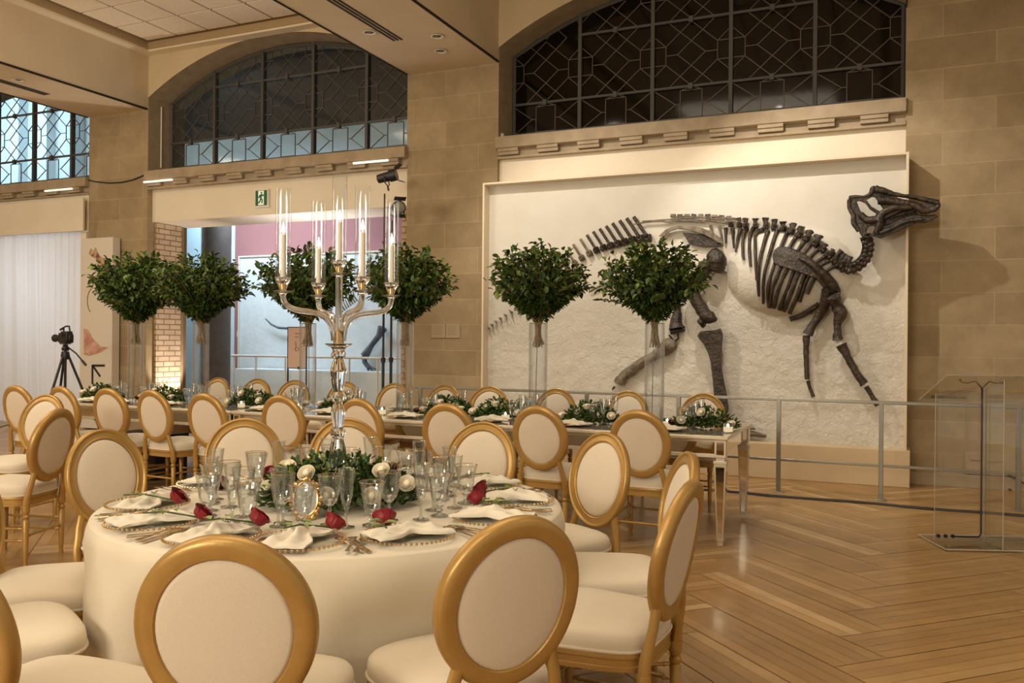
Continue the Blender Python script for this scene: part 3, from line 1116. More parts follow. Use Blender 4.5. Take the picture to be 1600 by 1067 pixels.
# notice on the stone pier
mb = MB()
p, q = at(675, 506, YP), at(719, 528, YP)
mb.box(p.x, (p.x + q.x) / 2 - .005, YP - .012, YP, q.z, p.z)
mb.box((p.x + q.x) / 2 + .005, q.x, YP - .012, YP, q.z, p.z)
for j in range(2):
    xa = p.x + .03 + j * (q.x - p.x) / 2
    for k in range(5):
        mb.box(xa, xa + .12, YP - .0135, YP - .012, p.z - .035 - k * .025, p.z - .03 - k * .025, 1)
tag(mb.build('wall_label', [mat('label_cream', (.40, .31, .19), .7), mat('label_ink', (.26, .19, .11), .7)]), 'pale two-part museum label on the stone pier left of the relief', 'label')

# valance and curtain in the left bay
mb = MB()
mb.box(-16.2, -11.6, YP - .10, YP - .065, 3.1, 3.62)
tag(mb.build('valance', 'white_paint', bevel=.004), 'plain cream valance board above the white drapes', 'valance')
cx0, cx1 = -16.0, -11.78
mb = MB()
def cf(u, v):
    x = cx0 + (cx1 - cx0) * u
    z = 0.02 + 3.14 * v
    a = .045 * (1 - .35 * v)
    y = YP + .02 + a * sin(x * 17 + 1.2 * sin(x * 3.1)) + .02 * sin(x * 41 + v) + .05 * (1 - v) * sin(x * 2.3)
    return (x, y, z)
mb.grid(cf, 420, 12)
tag(mb.build('curtain', 'curtain', recalc=False), 'floor-length white pleated drapes in the far left bay', 'curtain')
mb = MB()
mb.box(-11.74, -11.62, YP - .02, YP + .06, 0, 3.1)
struct(mb.build('trim_6', 'white_paint'))

# poster with the giraffe
px0, px1 = at(128, 480, 9.55).x, at(177, 480, 9.55).x
pz1 = at(150, 372, 9.55).z
ps = thing('animal_poster', 'tall white poster with a giraffe and a pink animal leaning on the pier', 'poster', ((px0 + px1) / 2, 9.55, 0))
O = Vector(ps.location)
mb = MB()
mb.box(px0 - O.x, px1 - O.x, -.02, .12, 0.02, pz1)
mb.build('board', 'poster', ps, bevel=.004)
def pp(pts, nm, mt_, tz=-.022):
    m_ = MB()
    m_.plate([[(at(a, b, 9.53).x - O.x, at(a, b, 9.53).z) for a, b in pts]], lambda x, z, t: (x, t, z), -.024, -.020)
    return m_.build(nm, mt_, ps)
pp([(142, 388), (146, 392), (150, 386), (152, 393), (156, 400), (163, 404), (170, 412), (174, 424), (160, 424), (154, 413), (149, 404), (143, 400), (139, 396)], 'giraffe_picture', 'giraffe')
pp([(131, 513), (138, 515), (146, 530), (158, 542), (170, 542), (160, 549), (150, 553), (140, 556), (131, 554)], 'pink_animal_picture', 'poster_pink')
m_ = MB()
def pv(a, b):
    q = at(a, b, 9.52)
    return (q.x - O.x, -.026, q.z)
m_.bar(pv(144, 571), pv(163, 571), .03, .008)
m_.bar(pv(144, 570), pv(144, 600), .03, .008)
m_.bar(pv(145, 572), pv(156, 588), .03, .008)
m_.build('black_mark', 'black', ps)
m_ = MB()
m_.tube([pv(148 - 12 * cos(a), 470 - 22 * sin(a)) for a in [-.9 + k * .18 for k in range(12)]], .006, 5)
m_.build('thin_ring_picture', 'stem', ps)
# ================================================================== CHAIRS
RA, RB, TILT = .215, .238, radians(11)
def make_chair():
    c = thing('banquet_chair', '', 'chair')
    # outline of the seat
    def outl(k, s=1.0, n=44):
        pts = []
        for i in range(n):
            a = 2 * pi * i / n
            ex = 2 / 4.2
            x = abs(cos(a)) ** ex * (1 if cos(a) > 0 else -1)
            y = abs(sin(a)) ** ex * (1 if sin(a) > 0 else -1)
            y *= .225
            x *= .222 + .13 * (y + .05) * .9
            yy = y + (.018 * (1 - (x / .25) ** 2) if y > 0 else 0)
            pts.append((x * s, yy * s + .005))
        return pts
    def stack(layers, mb, top=True, bottom=True, mi=0):
        n = 44
        vs = []
        for s, z in layers:
            vs += [(x, y, z) for x, y in outl(0, s)]
        fs = []
        for r in range(len(layers) - 1):
            for i in range(n):
                j = (i + 1) % n
                fs.append((r * n + i, r * n + j, (r + 1) * n + j, (r + 1) * n + i))
        if bottom:
            fs.append(tuple(range(n))[::-1])
        vs.append((0, 0.005, layers[-1][1] + .001))
        q = (len(layers) - 1) * n
        fs += [(q + i, q + (i + 1) % n, len(vs) - 1) for i in range(n)]
        mb.add(vs, fs, mi)
    mb = MB()
    stack([(.985, .432), (1.0, .440), (1.005, .462), (.99, .482), (.95, .495), (.85, .507), (.65, .516), (.4, .521), (.15, .523)], mb)
    mb.tube([(x, y, .437) for x, y in outl(0, 1.008)], .005, 6, closed=True)
    cu = mb.build('seat_cushion', 'seat_fabric', c, sharp=60)
    mb = MB()
    stack([(.975, .372), (1.0, .374), (1.0, .388), (.985, .391), (.985, .412), (1.005, .415), (1.01, .425), (1.0, .432)], mb)
    mb.build('seat_frame', 'gold', c)
    # oval back, built in its own tilted plane: u across, w up, t thickness
    z0 = .497 + RB
    ct, st_ = cos(TILT), sin(TILT)
    def bk(u, w_, t):
        # curve the back slightly around the sitter
        t2 = t + .35 * u * u
        return Vector((u, -.232 - (w_ + RB) * st_ + t2 * ct, z0 + w_ * ct + t2 * st_))
    prof = [(0, .002), (0, .012), (-.004, .018), (-.010, .0205), (-.016, .017), (-.019, .012), (-.040, .013), (-.046, .017), (-.051, .014), (-.054, .004),
            (-.054, -.012), (-.050, -.017), (-.040, -.0185), (-.022, -.021), (-.008, -.018), (-.001, -.010)]
    mb = MB()
    N = 64
    vs, fs = [], []
    for i in range(N):
        a = 2 * pi * i / N
        nx, nz = cos(a) / RA, sin(a) / RB
        l = sqrt(nx * nx + nz * nz)
        nx, nz = nx / l, nz / l
        for d, t in prof:
            vs.append(bk(RA * cos(a) + nx * d, RB * sin(a) + nz * d, t))
    P_ = len(prof)
    for i in range(N):
        j = (i + 1) % N
        for k in range(P_):
            l = (k + 1) % P_
            fs.append((i * P_ + k, j * P_ + k, j * P_ + l, i * P_ + l))
    mb.add(vs, fs)
    mb.build('back_frame', 'gold', c)
    # upholstered oval: front puffs, back panel nearly flat
    mb = MB()
    for sgn, pf in ((1, [(1.0, .004), (.97, .013), (.90, .019), (.75, .025), (.5, .030), (.25, .032)]), (-1, [(1.0, -.004), (.985, -.0125), (.93, -.0145), (.7, -.016), (.4, -.017), (.2, -.017)])):
        vs, fs = [], []
        n = 48
        for s, t in pf:
            for i in range(n):
                a = 2 * pi * i / n
                vs.append(bk((RA - .052) * s * cos(a), (RB - .052) * s * sin(a), t))
        for r in range(len(pf) - 1):
            for i in range(n):
                j = (i + 1) % n
                fs.append((r * n + i, r * n + j, (r + 1) * n + j, (r + 1) * n + i))
        vs.append(bk(0, 0, pf[-1][1] + sgn * .0005))
        q = (len(pf) - 1) * n
        fs += [(q + i, q + (i + 1) % n, len(vs) - 1) for i in range(n)]
        mb.add(vs, fs)
    mb.build('back_pad', 'fabric', c, sharp=60)
    fl_prof = [(.0, 0), (.013, 0), (.014, .012), (.011, .03), (.0135, .045), (.015, .06), (.0205, .285), (.016, .292), (.022, .302), (.022, .312), (.015, .320), (.021, .332), (.024, .35), (.024, .374)]
    fx, fy = .205, .20
    for s in (-1, 1):
        mb = MB()
        mb.lathe(fl_prof, 14, (s * fx, fy, 0))
        mb.build('leg', 'gold', c)
    # rear legs run up as curved posts into the oval
    bx, by = .178, -.215
    for s in (-1, 1):
        mb = MB()
        mb.lathe(fl_prof, 14, (s * bx, by, 0))
        a = radians(-38)
        e = bk(s * (RA - .018) * cos(a), (RB - .018) * sin(a), -.002)
        a2 = radians(-52)
        e2 = bk(s * (RA - .02) * cos(a2), (RB - .02) * sin(a2), -.002)
        pts = [(s * bx, by, .365), (s * bx, by - .006, .42), (s * (bx - .012), by - .016, .47), (s * (bx - .020), by - .024, .515)]
        pts.append(((e2.x * .5 + e.x * .5), e.y * .5 + e2.y * .5, e2.z * .65 + e.z * .35))
        pts.append((e.x, e.y, e.z + .004))
        mb.tube(pts, [.024, .023, .020, .019, .020, .016], 10, flat=.85)
        mb.build('leg', 'gold', c)
    ring = lambda mb, a, b: mb.tube([Vector(a).lerp(Vector(b), t) for t in (0, .08, .1, .12, .2, .8, .88, .9, .92, 1)], [.007, .007, .011, .007, .0085, .0085, .007, .011, .007, .007], 8)
    for a, b in (((-fx, fy, .16), (-bx, by, .16)), ((fx, fy, .16), (bx, by, .16)), ((-fx, fy, .235), (-bx, by, .235)), ((fx, fy, .235), (bx, by, .235)), ((-fx, fy, .21), (fx, fy, .21)), ((-bx, by, .19), (bx, by, .19))):
        mb = MB()
        ring(mb, a, b)
        mb.build('stretcher', 'gold', c)
    return c
CH = Proto(make_chair())

TC = Vector((-2.044, 2.90, 0))       # centre of the round table
def cam_uv(u, d):
    return RT0 * u + FW * d
# (camera-space angle about the table centre, radius, yaw tweak)
SEATS = [
    ('A', -88.6, 1.19, 0, 'gold oval-back chair seen squarely from behind, biggest at the bottom left of centre'),
    ('B', -60, 1.14, 0, 'gold oval-back chair seen from behind at the bottom, right of centre'),
    ('C', -27, 1.14, 0, 'gold oval-back chair turned nearly edge-on, nearest one on the right of the round table'),
    ('D', 3, 1.13, 0, 'gold oval-back chair mostly hidden behind the edge-on chair right of the round table'),
    ('E', 35, 1.13, 0, 'gold oval-back chair showing its cream front at the right rear of the round table'),
    ('F', 67.5, 1.13, 0, 'gold oval-back chair facing us behind the round table, right of the candelabra'),
    ('G', 99, 1.20, 3, 'gold oval-back chair facing us directly behind the crystal candelabra stem'),
    ('H', 122, 1.34, -10, 'gold oval-back chair facing us behind the round table, left of the candelabra'),
    ('I', 150, 1.22, 0, 'large gold oval-back chair facing us at the left rear of the round table'),
    ('J', 190, 1.08, 0, 'gold oval-back chair cut off by the left edge, beside the round tablecloth'),
    ('K', 219, 1.20, 0, 'gold oval-back chair showing only its cream seat at the lower left edge'),
    ('L', 248, 1.34, 0, 'gold oval-back chair in the bottom left corner, its frame cut by the edge'),
]
SEATPOS = {}
for k, ang, rad, tw, lb in SEATS:
    a = radians(ang) + YAW
    dirv = Vector((cos(a), sin(a), 0))
    pos = TC + dirv * rad
    SEATPOS[k] = a
    CH.put(pos, a + pi / 2 + radians(tw), lb, 'chairs around the round table')

LT_Y0, LT_Y1 = 6.05, 7.20
FRONT_X = [-7.50, -7.03, -6.45, -5.90, -5.20, -4.52, -3.75, -2.94, -2.25, -1.53]
BACK_X = [-7.19, -6.60, -6.05, -5.40, -4.80, -4.20, -3.65, -2.96, -2.26, -1.56]
ORD = ['first', 'second', 'third', 'fourth', 'fifth', 'sixth', 'seventh', 'eighth', 'ninth', 'tenth']
XJ0, XJ1 = -1.02 - 2.203, -1.02 - 4.406
for i, x in enumerate(FRONT_X[::-1]):
    CH.put((x, 5.92 if min(abs(x - j) for j in (XJ0, XJ1, XJ0 - 4.40)) > .36 else 5.80, 0), radians(R.uniform(-5, 5)), 'gold oval-back chair, %s from the right on the near side of the mirrored banquet table' % ORD[i], 'chairs along the near side of the long table')
for i, x in enumerate(BACK_X[::-1]):
    CH.put((x, 7.83 - .33, 0), pi + radians(R.uniform(-6, 6)), 'gold oval-back chair, %s from the right on the far side of the mirrored banquet table' % ORD[i], 'chairs along the far side of the long table')
CH.put((-4.90 - .24, 3.85 - .10, 0), radians(108), 'gold oval-back chair turned away to the left, its seat running out of the left edge', 'chairs of the table beyond the left edge')
CH.put((-6.05, 4.62 - .2, 0), radians(188), 'gold oval-back chair facing us at far left, behind the chair turned away', 'chairs of the table beyond the left edge')

# ================================================================== LONG MIRRORED TABLES
def make_mirror_table(L):
    t = thing('mirrored_table', '', 'table')
    D = LT_Y1 - LT_Y0
    mb = MB()
    mb.box(-L / 2, L / 2, 0, D, .745, .77)
    mb.build('tabletop', 'silver_trim', t, bevel=.006)
    mb = MB()
    mb.box(-L / 2 + .03, L / 2 - .03, .03, D - .03, .7695, .7715)
    mb.build('top_glass', mat('table_glass', (.66, .60, .50), .08, metal=.6), t)
    def apron(mb_t, mb_m, x0, y0, x1, y1):
        a, b = Vector((x0, y0, 0)), Vector((x1, y1, 0))
        z = Vector((0, 0, 1))
        mb_t.bar(a + z * .735, b + z * .735, .024, .02)
        mb_t.bar(a + z * .628, b + z * .628, .026, .022)
        mb_m.bar(a + z * .682, b + z * .682, .012, .09) if False else None
        d = (b - a).normalized()
        nrm = Vector((d.y, -d.x, 0)) * .006
        mb_m.add([a + nrm + z * .638, b + nrm + z * .638, b + nrm + z * .728, a + nrm + z * .728, a - nrm + z * .638, b - nrm + z * .638, b - nrm + z * .728, a - nrm + z * .728],
                 [(0, 1, 2, 3), (7, 6, 5, 4), (0, 4, 5, 1), (3, 2, 6, 7), (0, 3, 7, 4), (1, 5, 6, 2)], 0, False)
    mt_, mm = MB(), MB()
    e = .05
    for q in ((-L / 2 + e, .05, L / 2 - e, .05), (-L / 2 + e, D - .05, L / 2 - e, D - .05), (-L / 2 + .05, .05, -L / 2 + .05, D - .05), (L / 2 - .05, .05, L / 2 - .05, D - .05)):
        apron(mt_, mm, *q)
    mt_.build('apron_trim', 'silver_trim', t, bevel=.003)
    mm.build('apron_mirror', 'mirror', t)
    for sx in (-1, 1):
        for sy in (0, 1):
            cx, cy = sx * (L / 2 - .055), (.055 if sy == 0 else D - .055)
            mb = MB()
            def blk(h0, z0, h1, z1):
                mb.add([(cx - h0, cy - h0, z0), (cx + h0, cy - h0, z0), (cx + h0, cy + h0, z0), (cx - h0, cy + h0, z0),
                        (cx - h1, cy - h1, z1), (cx + h1, cy - h1, z1), (cx + h1, cy + h1, z1), (cx - h1, cy + h1, z1)],
                       [(0, 3, 2, 1), (4, 5, 6, 7), (0, 1, 5, 4), (1, 2, 6, 5), (2, 3, 7, 6), (3, 0, 4, 7)], 0, False)
            blk(.040, .62, .040, .745)
            blk(.030, .595, .030, .62)
            blk(.046, .575, .046, .597)
            blk(.024, .03, .043, .576)
            blk(.020, .0, .020, .03)
            lg = mb.build('leg', 'silver_trim', t, bevel=.003)
            mb = MB()
            for dx, dy in ((1, 0), (-1, 0), (0, 1), (0, -1)):
                s = Vector((-dy, dx, 0))
                n_ = Vector((dx, dy, 0))
                c0, c1 = Vector((cx, cy, .06)), Vector((cx, cy, .555))
                mb.add([c0 + n_ * .0265 - s * .014, c0 + n_ * .0265 + s * .014, c1 + n_ * .0435 + s * .030, c1 + n_ * .0435 - s * .030], [(0, 1, 2, 3)], 0, False)
                c0, c1 = Vector((cx, cy, .64)), Vector((cx, cy, .73))
                mb.add([c0 + n_ * .0412 - s * .026, c0 + n_ * .0412 + s * .026, c1 + n_ * .0412 + s * .026, c1 + n_ * .0412 - s * .026], [(0, 1, 2, 3)], 0, False)
            mb.build('mirror_inlay', 'mirror', lg, recalc=False)
    return t
LL = 2.20
MTB = Proto(make_mirror_table(LL))
XR = -1.02
for i, lb in enumerate(('mirrored banquet table with tapered legs, right end section by the relief',
                        'mirrored banquet table, middle section behind the candelabra',
                        'mirrored banquet table, left end section in front of the brick pier')):
    MTB.put((XR - LL / 2 - i * (LL + .003), LT_Y0, 0), 0, lb, 'mirrored tables in a row')

# dark box under the left end of the row
mb = MB()
mb.box(-.35, .35, -.22, .22, 0, .42)
mb.box(-.36, .36, -.23, .23, .40, .44)
tag(mb.build('equipment_case', 'black', loc=(-7.05, 6.62, 0), bevel=.01), 'black equipment case standing under the left end of the banquet table', 'case')

# ================================================================== ROUND TABLE
rt = thing('round_table', 'round folding banquet table hidden below the white cloth', 'table', TC)
mb = MB()
mb.lathe([(0, .735), (.865, .735), (.87, .74), (.87, .750), (.865, .755), (0, .755)], 64)
mb.build('tabletop', 'plinth', rt)
for a in range(4):
    mb = MB()
    q = pi / 4 + a * pi / 2
    mb.tube([(.55 * cos(q), .55 * sin(q), 0), (.55 * cos(q), .55 * sin(q), .735)], .018, 10)
    mb.build('leg', 'black', rt)
mb = MB()
def clf(u, v):
    a = 2 * pi * u
    if v < .5:
        r = .905 * (v / .5)
        return (r * cos(a), r * sin(a), .7605 + .0008 * noise.noise(Vector((r * cos(a) * 7, r * sin(a) * 7, 0))) - (.003 if v > .49 else 0))
    t = ((v - .5) / .5) ** 1.7
    drop = .745 * t
    fold = min(1, t * 1.6)
    amp = .075 * fold
    wv = sin(a * 19 + 1.7 * sin(a * 3)) * .6 + .55 * sin(a * 31 + 2 * sin(a * 5)) * fold + .35 * sin(a * 7)
    r = .905 + .012 * sin(min(1, t * 16) * pi / 2) + amp * wv * .55 + .02 * t
    # the seats push the cloth in
    for kk, ang_, rad_, _t, _l in SEATS:
        da = (a - SEATPOS[kk] + pi) % (2 * pi) - pi
        lim = min(.920, rad_ - .262)
        w1, w2 = max(0, min(1, (.42 - abs(da)) / .20)), max(0, min(1, (t - .08) / .26))
        wgt = w1 * w1 * (3 - 2 * w1) * w2 * w2 * (3 - 2 * w2)
        r = r * (1 - wgt) + lim * wgt
    return (r * cos(a), r * sin(a), .7575 - drop * .993)
mb.grid(clf, 420, 61, closed=True)
tag(mb.build('tablecloth', 'cloth', loc=TC, sharp=85), 'floor-length ivory cloth draped over the round table in the foreground', 'tablecloth')
TOP = .7625
# ================================================================== FOLIAGE
def leaf(mb, p, d, up, L, W, mi=0, fold=.25, curl=.15):
    d = d.normalized()
    s = d.cross(up)
    if s.length < 1e-3:
        s = d.cross(Vector((1, 0, 0)))
    s.normalize()
    n_ = s.cross(d).normalized()
    o = [p, p + d * L * .35 + s * W * .5 + n_ * W * fold, p + d * L * .75 + s * W * .36 + n_ * (W * fold - L * curl * .5), p + d * L - n_ * L * curl,
         p + d * L * .75 - s * W * .36 + n_ * (W * fold - L * curl * .5), p + d * L * .35 - s * W * .5 + n_ * W * fold, p + d * L * .5 - n_ * L * curl * .15]
    mb.add(o, [(0, 1, 6), (1, 2, 6), (2, 3, 6), (3, 4, 6), (4, 5, 6), (5, 0, 6)], mi, True)

def rv(rnd, s=1.0):
    while True:
        v = Vector((rnd.uniform(-1, 1), rnd.uniform(-1, 1), rnd.uniform(-1, 1)))
        if .05 < v.length < 1:
            return v.normalized() * s

def make_bush(seed, sprays):
    """greenery bouquet; origin where the stems are gathered at the vase mouth"""
    rnd = random.Random(seed)
    t = thing('greenery_bouquet', '', 'foliage')
    lv, st = MB(), MB()
    RX, CZ, RZ = .44, .38, .31
    # twigs
    for k in range(170):
        th = rnd.uniform(0, 2 * pi)
        el = math.asin(min(1, max(-.35, rnd.uniform(-.42, 1.0))))
        rr = rnd.uniform(.80, 1.08)
        e = Vector((RX * rr * cos(th) * cos(el), RX * rr * sin(th) * cos(el), CZ + RZ * rr * sin(el) * (1.0 if el > 0 else .8)))
        a = Vector((rnd.uniform(-.02, .02), rnd.uniform(-.02, .02), rnd.uniform(-.02, .04)))
        m_ = Vector((e.x * .30, e.y * .30, e.z * .55 + .03))
        pts = [a.lerp(m_, q) .lerp(m_.lerp(e, q), q) for q in (0, .25, .5, .75, 1)]
        st.tube(pts, [.004, .003, .0026, .002, .001], 4)
        nl = rnd.randint(15, 21)
        for i in range(nl):
            q = .38 + .62 * i / (nl - 1)
            p = a.lerp(m_, q).lerp(m_.lerp(e, q), q)
            dd = (e - m_).normalized() * .6 + rv(rnd, .9)
            dd.z -= .1
            L = rnd.uniform(.044, .072)
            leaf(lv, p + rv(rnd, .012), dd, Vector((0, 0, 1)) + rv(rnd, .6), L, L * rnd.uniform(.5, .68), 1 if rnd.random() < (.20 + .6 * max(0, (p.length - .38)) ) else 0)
    # dense lower skirt of leaves round the gathered stems
    for k in range(700):
        q = rnd.random() ** .7
        th = rnd.uniform(0, 2 * pi)
        rr = .03 + .30 * q * rnd.uniform(.5, 1.0)
        p = Vector((rr * cos(th), rr * sin(th), .035 + .22 * q))
        dd = Vector((cos(th), sin(th), rnd.uniform(-.5, .6))) + rv(rnd, .5)
        L = rnd.uniform(.038, .058)
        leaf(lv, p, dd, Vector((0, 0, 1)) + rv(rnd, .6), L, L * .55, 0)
    # long sprays that stand out of the ball
    sprays = list(sprays) + [(rnd.uniform(0, 6.28), rnd.uniform(-.05, .9), rnd.uniform(.44, .53)) for _ in range(7)]
    for th, el, ln in sprays:
        a = Vector((0, 0, .06))
        e = Vector((cos(th) * cos(el), sin(th) * cos(el), sin(el))) * ln + Vector((0, 0, .22))
        m_ = Vector((e.x * .35, e.y * .35, e.z * .7 + .04))
        n_ = 22
        P_ = lambda q: a.lerp(m_, q).lerp(m_.lerp(e, q), q)
        st.tube([P_(q / 8) for q in range(9)], [.004 - .0035 * q / 8 for q in range(9)], 5)
        for i in range(n_):
            q = .52 + .48 * i / (n_ - 1)
            tn = (P_(min(1, q + .02)) - P_(q - .02)).normalized()
            sd = tn.cross(Vector((0, 0, 1))).normalized() * (1 if i % 2 else -1)
            dd = tn * .5 + sd * .8 + rv(rnd, .35)
            L = rnd.uniform(.045, .068) * (1.0 if q < .95 else .7)
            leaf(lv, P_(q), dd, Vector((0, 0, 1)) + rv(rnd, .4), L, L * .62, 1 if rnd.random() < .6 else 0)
    lv.build('leaves', ['leaf', 'leaf_light'], t, recalc=False, sharp=180)
    # gathered stem bundle: waist at the mouth, splayed and cut below
    for k in range(46):
        th = rnd.uniform(0, 2 * pi)
        r0, r1, r2 = rnd.uniform(.01, .06), rnd.uniform(.004, .030), rnd.uniform(.015, .054)
        zb = -.17 + rnd.uniform(-.02, .03)
        st.tube([(r0 * cos(th), r0 * sin(th), .10), (r1 * cos(th + .3), r1 * sin(th + .3), .0), (r1 * cos(th + .6), r1 * sin(th + .6), -.07), (r2 * cos(th + .8), r2 * sin(th + .8), zb)], [.004, .0045, .0045, .004], 5)
    st.build('stems', 'stem', t)
    return t

def make_vase():
    t = thing('glass_vase', '', 'vase')
    mb = MB()
    r, h = .078, .80
    mb.shell([(0, .004), (r, .004), (r, h)], 36)
    mb.shell([(0, .022), (r - .006, .024), (r - .006, h)], 36)
    mb.shell([(r - .006, h), (r, h)], 36)
    mb.build('cylinder', 'vase_glass', t)
    mb = MB()
    mb.lathe([(0, 0), (r, 0), (r + .001, .01), (r, .02), (0, .02)], 36)
    mb.build('base_disc', 'crystal', t)
    mb = MB()
    mb.tube([((r - .003) * cos(2 * pi * k / 32), (r - .003) * sin(2 * pi * k / 32), h) for k in range(32)], .0035, 6, closed=True)
    mb.build('rim', 'crystal', t)
    mb = MB()
    mb.lathe([(0, .024), (r - .009, .025), (r - .009, .145), (0, .145)], 30)
    mb.build('water', 'tube_glass', t)
    # inner stem tube visible low in the cylinder
    mb = MB()
    mb.tube([(-.02, .01, .03), (-.017, .008, .3), (-.01, 0, .6)], .0035, 6)
    mb.build('loose_stem', 'stem', t)
    return t
VZ = Proto(make_vase())
LTOP = .7725
BU = [Proto(make_bush(11, [(.3, 1.25, .36), (2.6, .35, .50), (3.4, .9, .42), (0.1, .2, .46)])),
      Proto(make_bush(23, [(2.9, .15, .52), (1.2, 1.1, .38), (-.4, .35, .47), (5.0, .9, .4)])),
      Proto(make_bush(37, [(.5, 1.3, .40), (3.0, .0, .56), (2.2, .7, .44), (-.3, .9, .38)]))]
VX = [(212, 2, 'leftmost', 'in front of the poster', 1.08, 2.1),
      (314, 1, 'second from left', 'in front of the dark column', 1.02, .4),
      (481, 0, 'third from left', 'behind the left candelabra arms', 1.08, 3.4),
      (633, 1, 'third from right', 'in front of the light stands', 1.0, 5.2),
      (841, 0, 'second from right', 'over the tail of the fossil skeleton', .98, 0.2),
      (1023, 2, 'rightmost', 'over the hip of the fossil skeleton', .95, 0.0)]
VASEX = []
for px, b, nm, wh, sc, rz in VX:
    x = at(px, 533, 6.62).x
    VASEX.append(x)
    VZ.put((x, 6.62, LTOP), rz, 'tall clear glass cylinder vase, %s of the six on the banquet table' % nm, 'tall vases on the banquet table')
    BU[b].put((x, 6.62, LTOP + .785), rz, 'leafy green bouquet, %s of six, %s' % (nm, wh), 'greenery bouquets in tall vases', (sc, sc, sc))

# ================================================================== ROSES
def petal(mb, a, r0, h0, h1, w_, flare, mi=0, curl=.012):
    def f(u, v):
        an = a + (u - .5) * w_
        r = r0 * (.12 + .88 * (1 - (1 - v) ** 2.6)) + flare * max(0, v - .5) ** 2 * 5
        r *= 1 - .20 * v ** 3
        z = h0 + (h1 - h0) * (v ** 1.7 - .16 * (2 * u - 1) ** 2 * v)
        an += .05 * sin(v * 5)
        if v > .8:
            r += curl * (v - .8) * 5
            z -= curl * .5 * (v - .8) * 5
        return (r * cos(an), r * sin(an), z)
    mb.grid(f, 6, 6, mi)
def rose_head(mb, R_=.028, H=.042, mi=0, rnd=R):
    R_ *= .92
    k = R_ / .028
    mb.lathe([(0, .004), (.010 * k, .008), (.013 * k, H * .5), (.009 * k, H * .9), (0, H * .95)], 10, mi=mi)
    for n_, r, h, fl_, w_ in ((2, .007 * k, H * 1.0, -.001, 3.3), (3, .012 * k, H * 1.0, .0005, 2.7), (3, .017 * k, H * .97, .002 * k, 2.5), (4, .022 * k, H * .92, .003 * k, 2.0), (5, .026 * k, H * .84, .005 * k, 1.7)):
        o = rnd.uniform(0, 6)
        for q in range(n_):
            petal(mb, o + q * 2 * pi / n_, r, 0.0, h, w_, fl_, mi, .006 * k)

def make_red_rose():
    t = thing('red_rose', '', 'rose')
    # lies on its side: head at the origin end, stem along -x
    rot = Matrix.Rotation(radians(42), 4, 'Y')
    mb = MB()
    rose_head(mb, .040, .050)
    mb.v = [tuple(rot @ Vector(p) + Vector((-.010, 0, .018))) for p in mb.v]
    mb.build('bloom', 'red_rose', t)
    mb = MB()
    for q in range(5):
        a = q * 2 * pi / 5
        leaf(mb, Vector((-.008, 0, .02)), Vector((.5, cos(a), .3 + .6 * sin(a))), Vector((1, 0, 0)), .032, .012)
    mb.tube([(-.006, 0, .020), (-.05, .004, .030), (-.12, .012, .044), (-.19, -.002, .045)], [.0045, .003, .003, .0028], 6)
    mb.build('stem', 'green_stem', t)
    mb = MB()
    for x, s in ((-.08, 1), (-.11, -1), (-.15, 1)):
        leaf(mb, Vector((x, .006, .044)), Vector((-.3, s * 1.0, .15)), Vector((0, 0, 1)), .045, .028)
    mb.build('leaves', 'leaf_light', t, recalc=False)
    return t
RR = Proto(make_red_rose())

# ================================================================== CLUSTERS OF GREENERY AND WHITE ROSES
def make_cluster(seed, hw, hd, hh, ring=False):
    rnd = random.Random(seed)
    t = thing('table_greenery', '', 'greenery')
    mb = MB()
    n_ = int((2100 if ring else 900) * hw / .3)
    for k in range(n_):
        th = rnd.uniform(0, 2 * pi)
        if ring:
            rr = rnd.uniform(.085, 1.0)
            x, y = hw * rr * cos(th), hd * rr * sin(th)
            z = rnd.uniform(.01, 1) * hh * (1 - (rr - .35) ** 2 * 1.6)
        else:
            rr = sqrt(rnd.random())
            x, y = hw * rr * cos(th), hd * rr * sin(th)
            z = rnd.uniform(.0, 1) * hh * (1 - rr * rr * .75)
        p = Vector((x, y, max(.012, z)))
        if ring and sqrt(x * x + y * y) < .085:
            continue
        d = Vector((x / hw, y / hd, rnd.uniform(.1, 1.0))) + rv(rnd, .8)
        L = rnd.uniform(.032, .052)
        if d.z < 0 and p.z < .03:
            d.z = .1
        leaf(mb, p, d, Vector((0, 0, 1)) + rv(rnd, .6), L, L * .48, 1 if rnd.random() < .22 else 0, curl=.05)
    mb.v = [(p[0], p[1], max(.002, p[2])) for p in mb.v]
    mb.build('leaves', ['leaf', 'leaf_light'], t, recalc=False, sharp=180)
    return t

def make_white_rose(R_=.034, H=.040, m_='white_rose', nm='white_rose'):
    t = thing(nm, '', 'rose')
    mb = MB()
    rose_head(mb, R_, H, rnd=random.Random(3))
    mb.build('bloom', m_, t)
    mb = MB()
    mb.tube([(0, 0, .004), (.002, 0, -.03)], .004, 5)
    for q in range(4):
        a = q * pi / 2
        leaf(mb, Vector((0, 0, 0)), Vector((cos(a), sin(a), .3)), Vector((0, 0, 1)), .03, .01)
    mb.build('calyx', 'green_stem', t)
    return t
WR = Proto(make_white_rose())
BR = Proto(make_white_rose(.026, .034, 'burgundy', 'burgundy_rose'))

def tilt_put(P_, loc, rz, tilt, label, group):
    o = P_.put(loc, rz, label, group)
    o.rotation_euler = (tilt, 0, rz)
    return o

# centrepiece on the round table
CL = Proto(make_cluster(5, .31, .28, .17, True))
CL.put(TC + Vector((0, 0, TOP)), YAW, 'leafy green wreath around the foot of the crystal candelabra', 'table greenery')
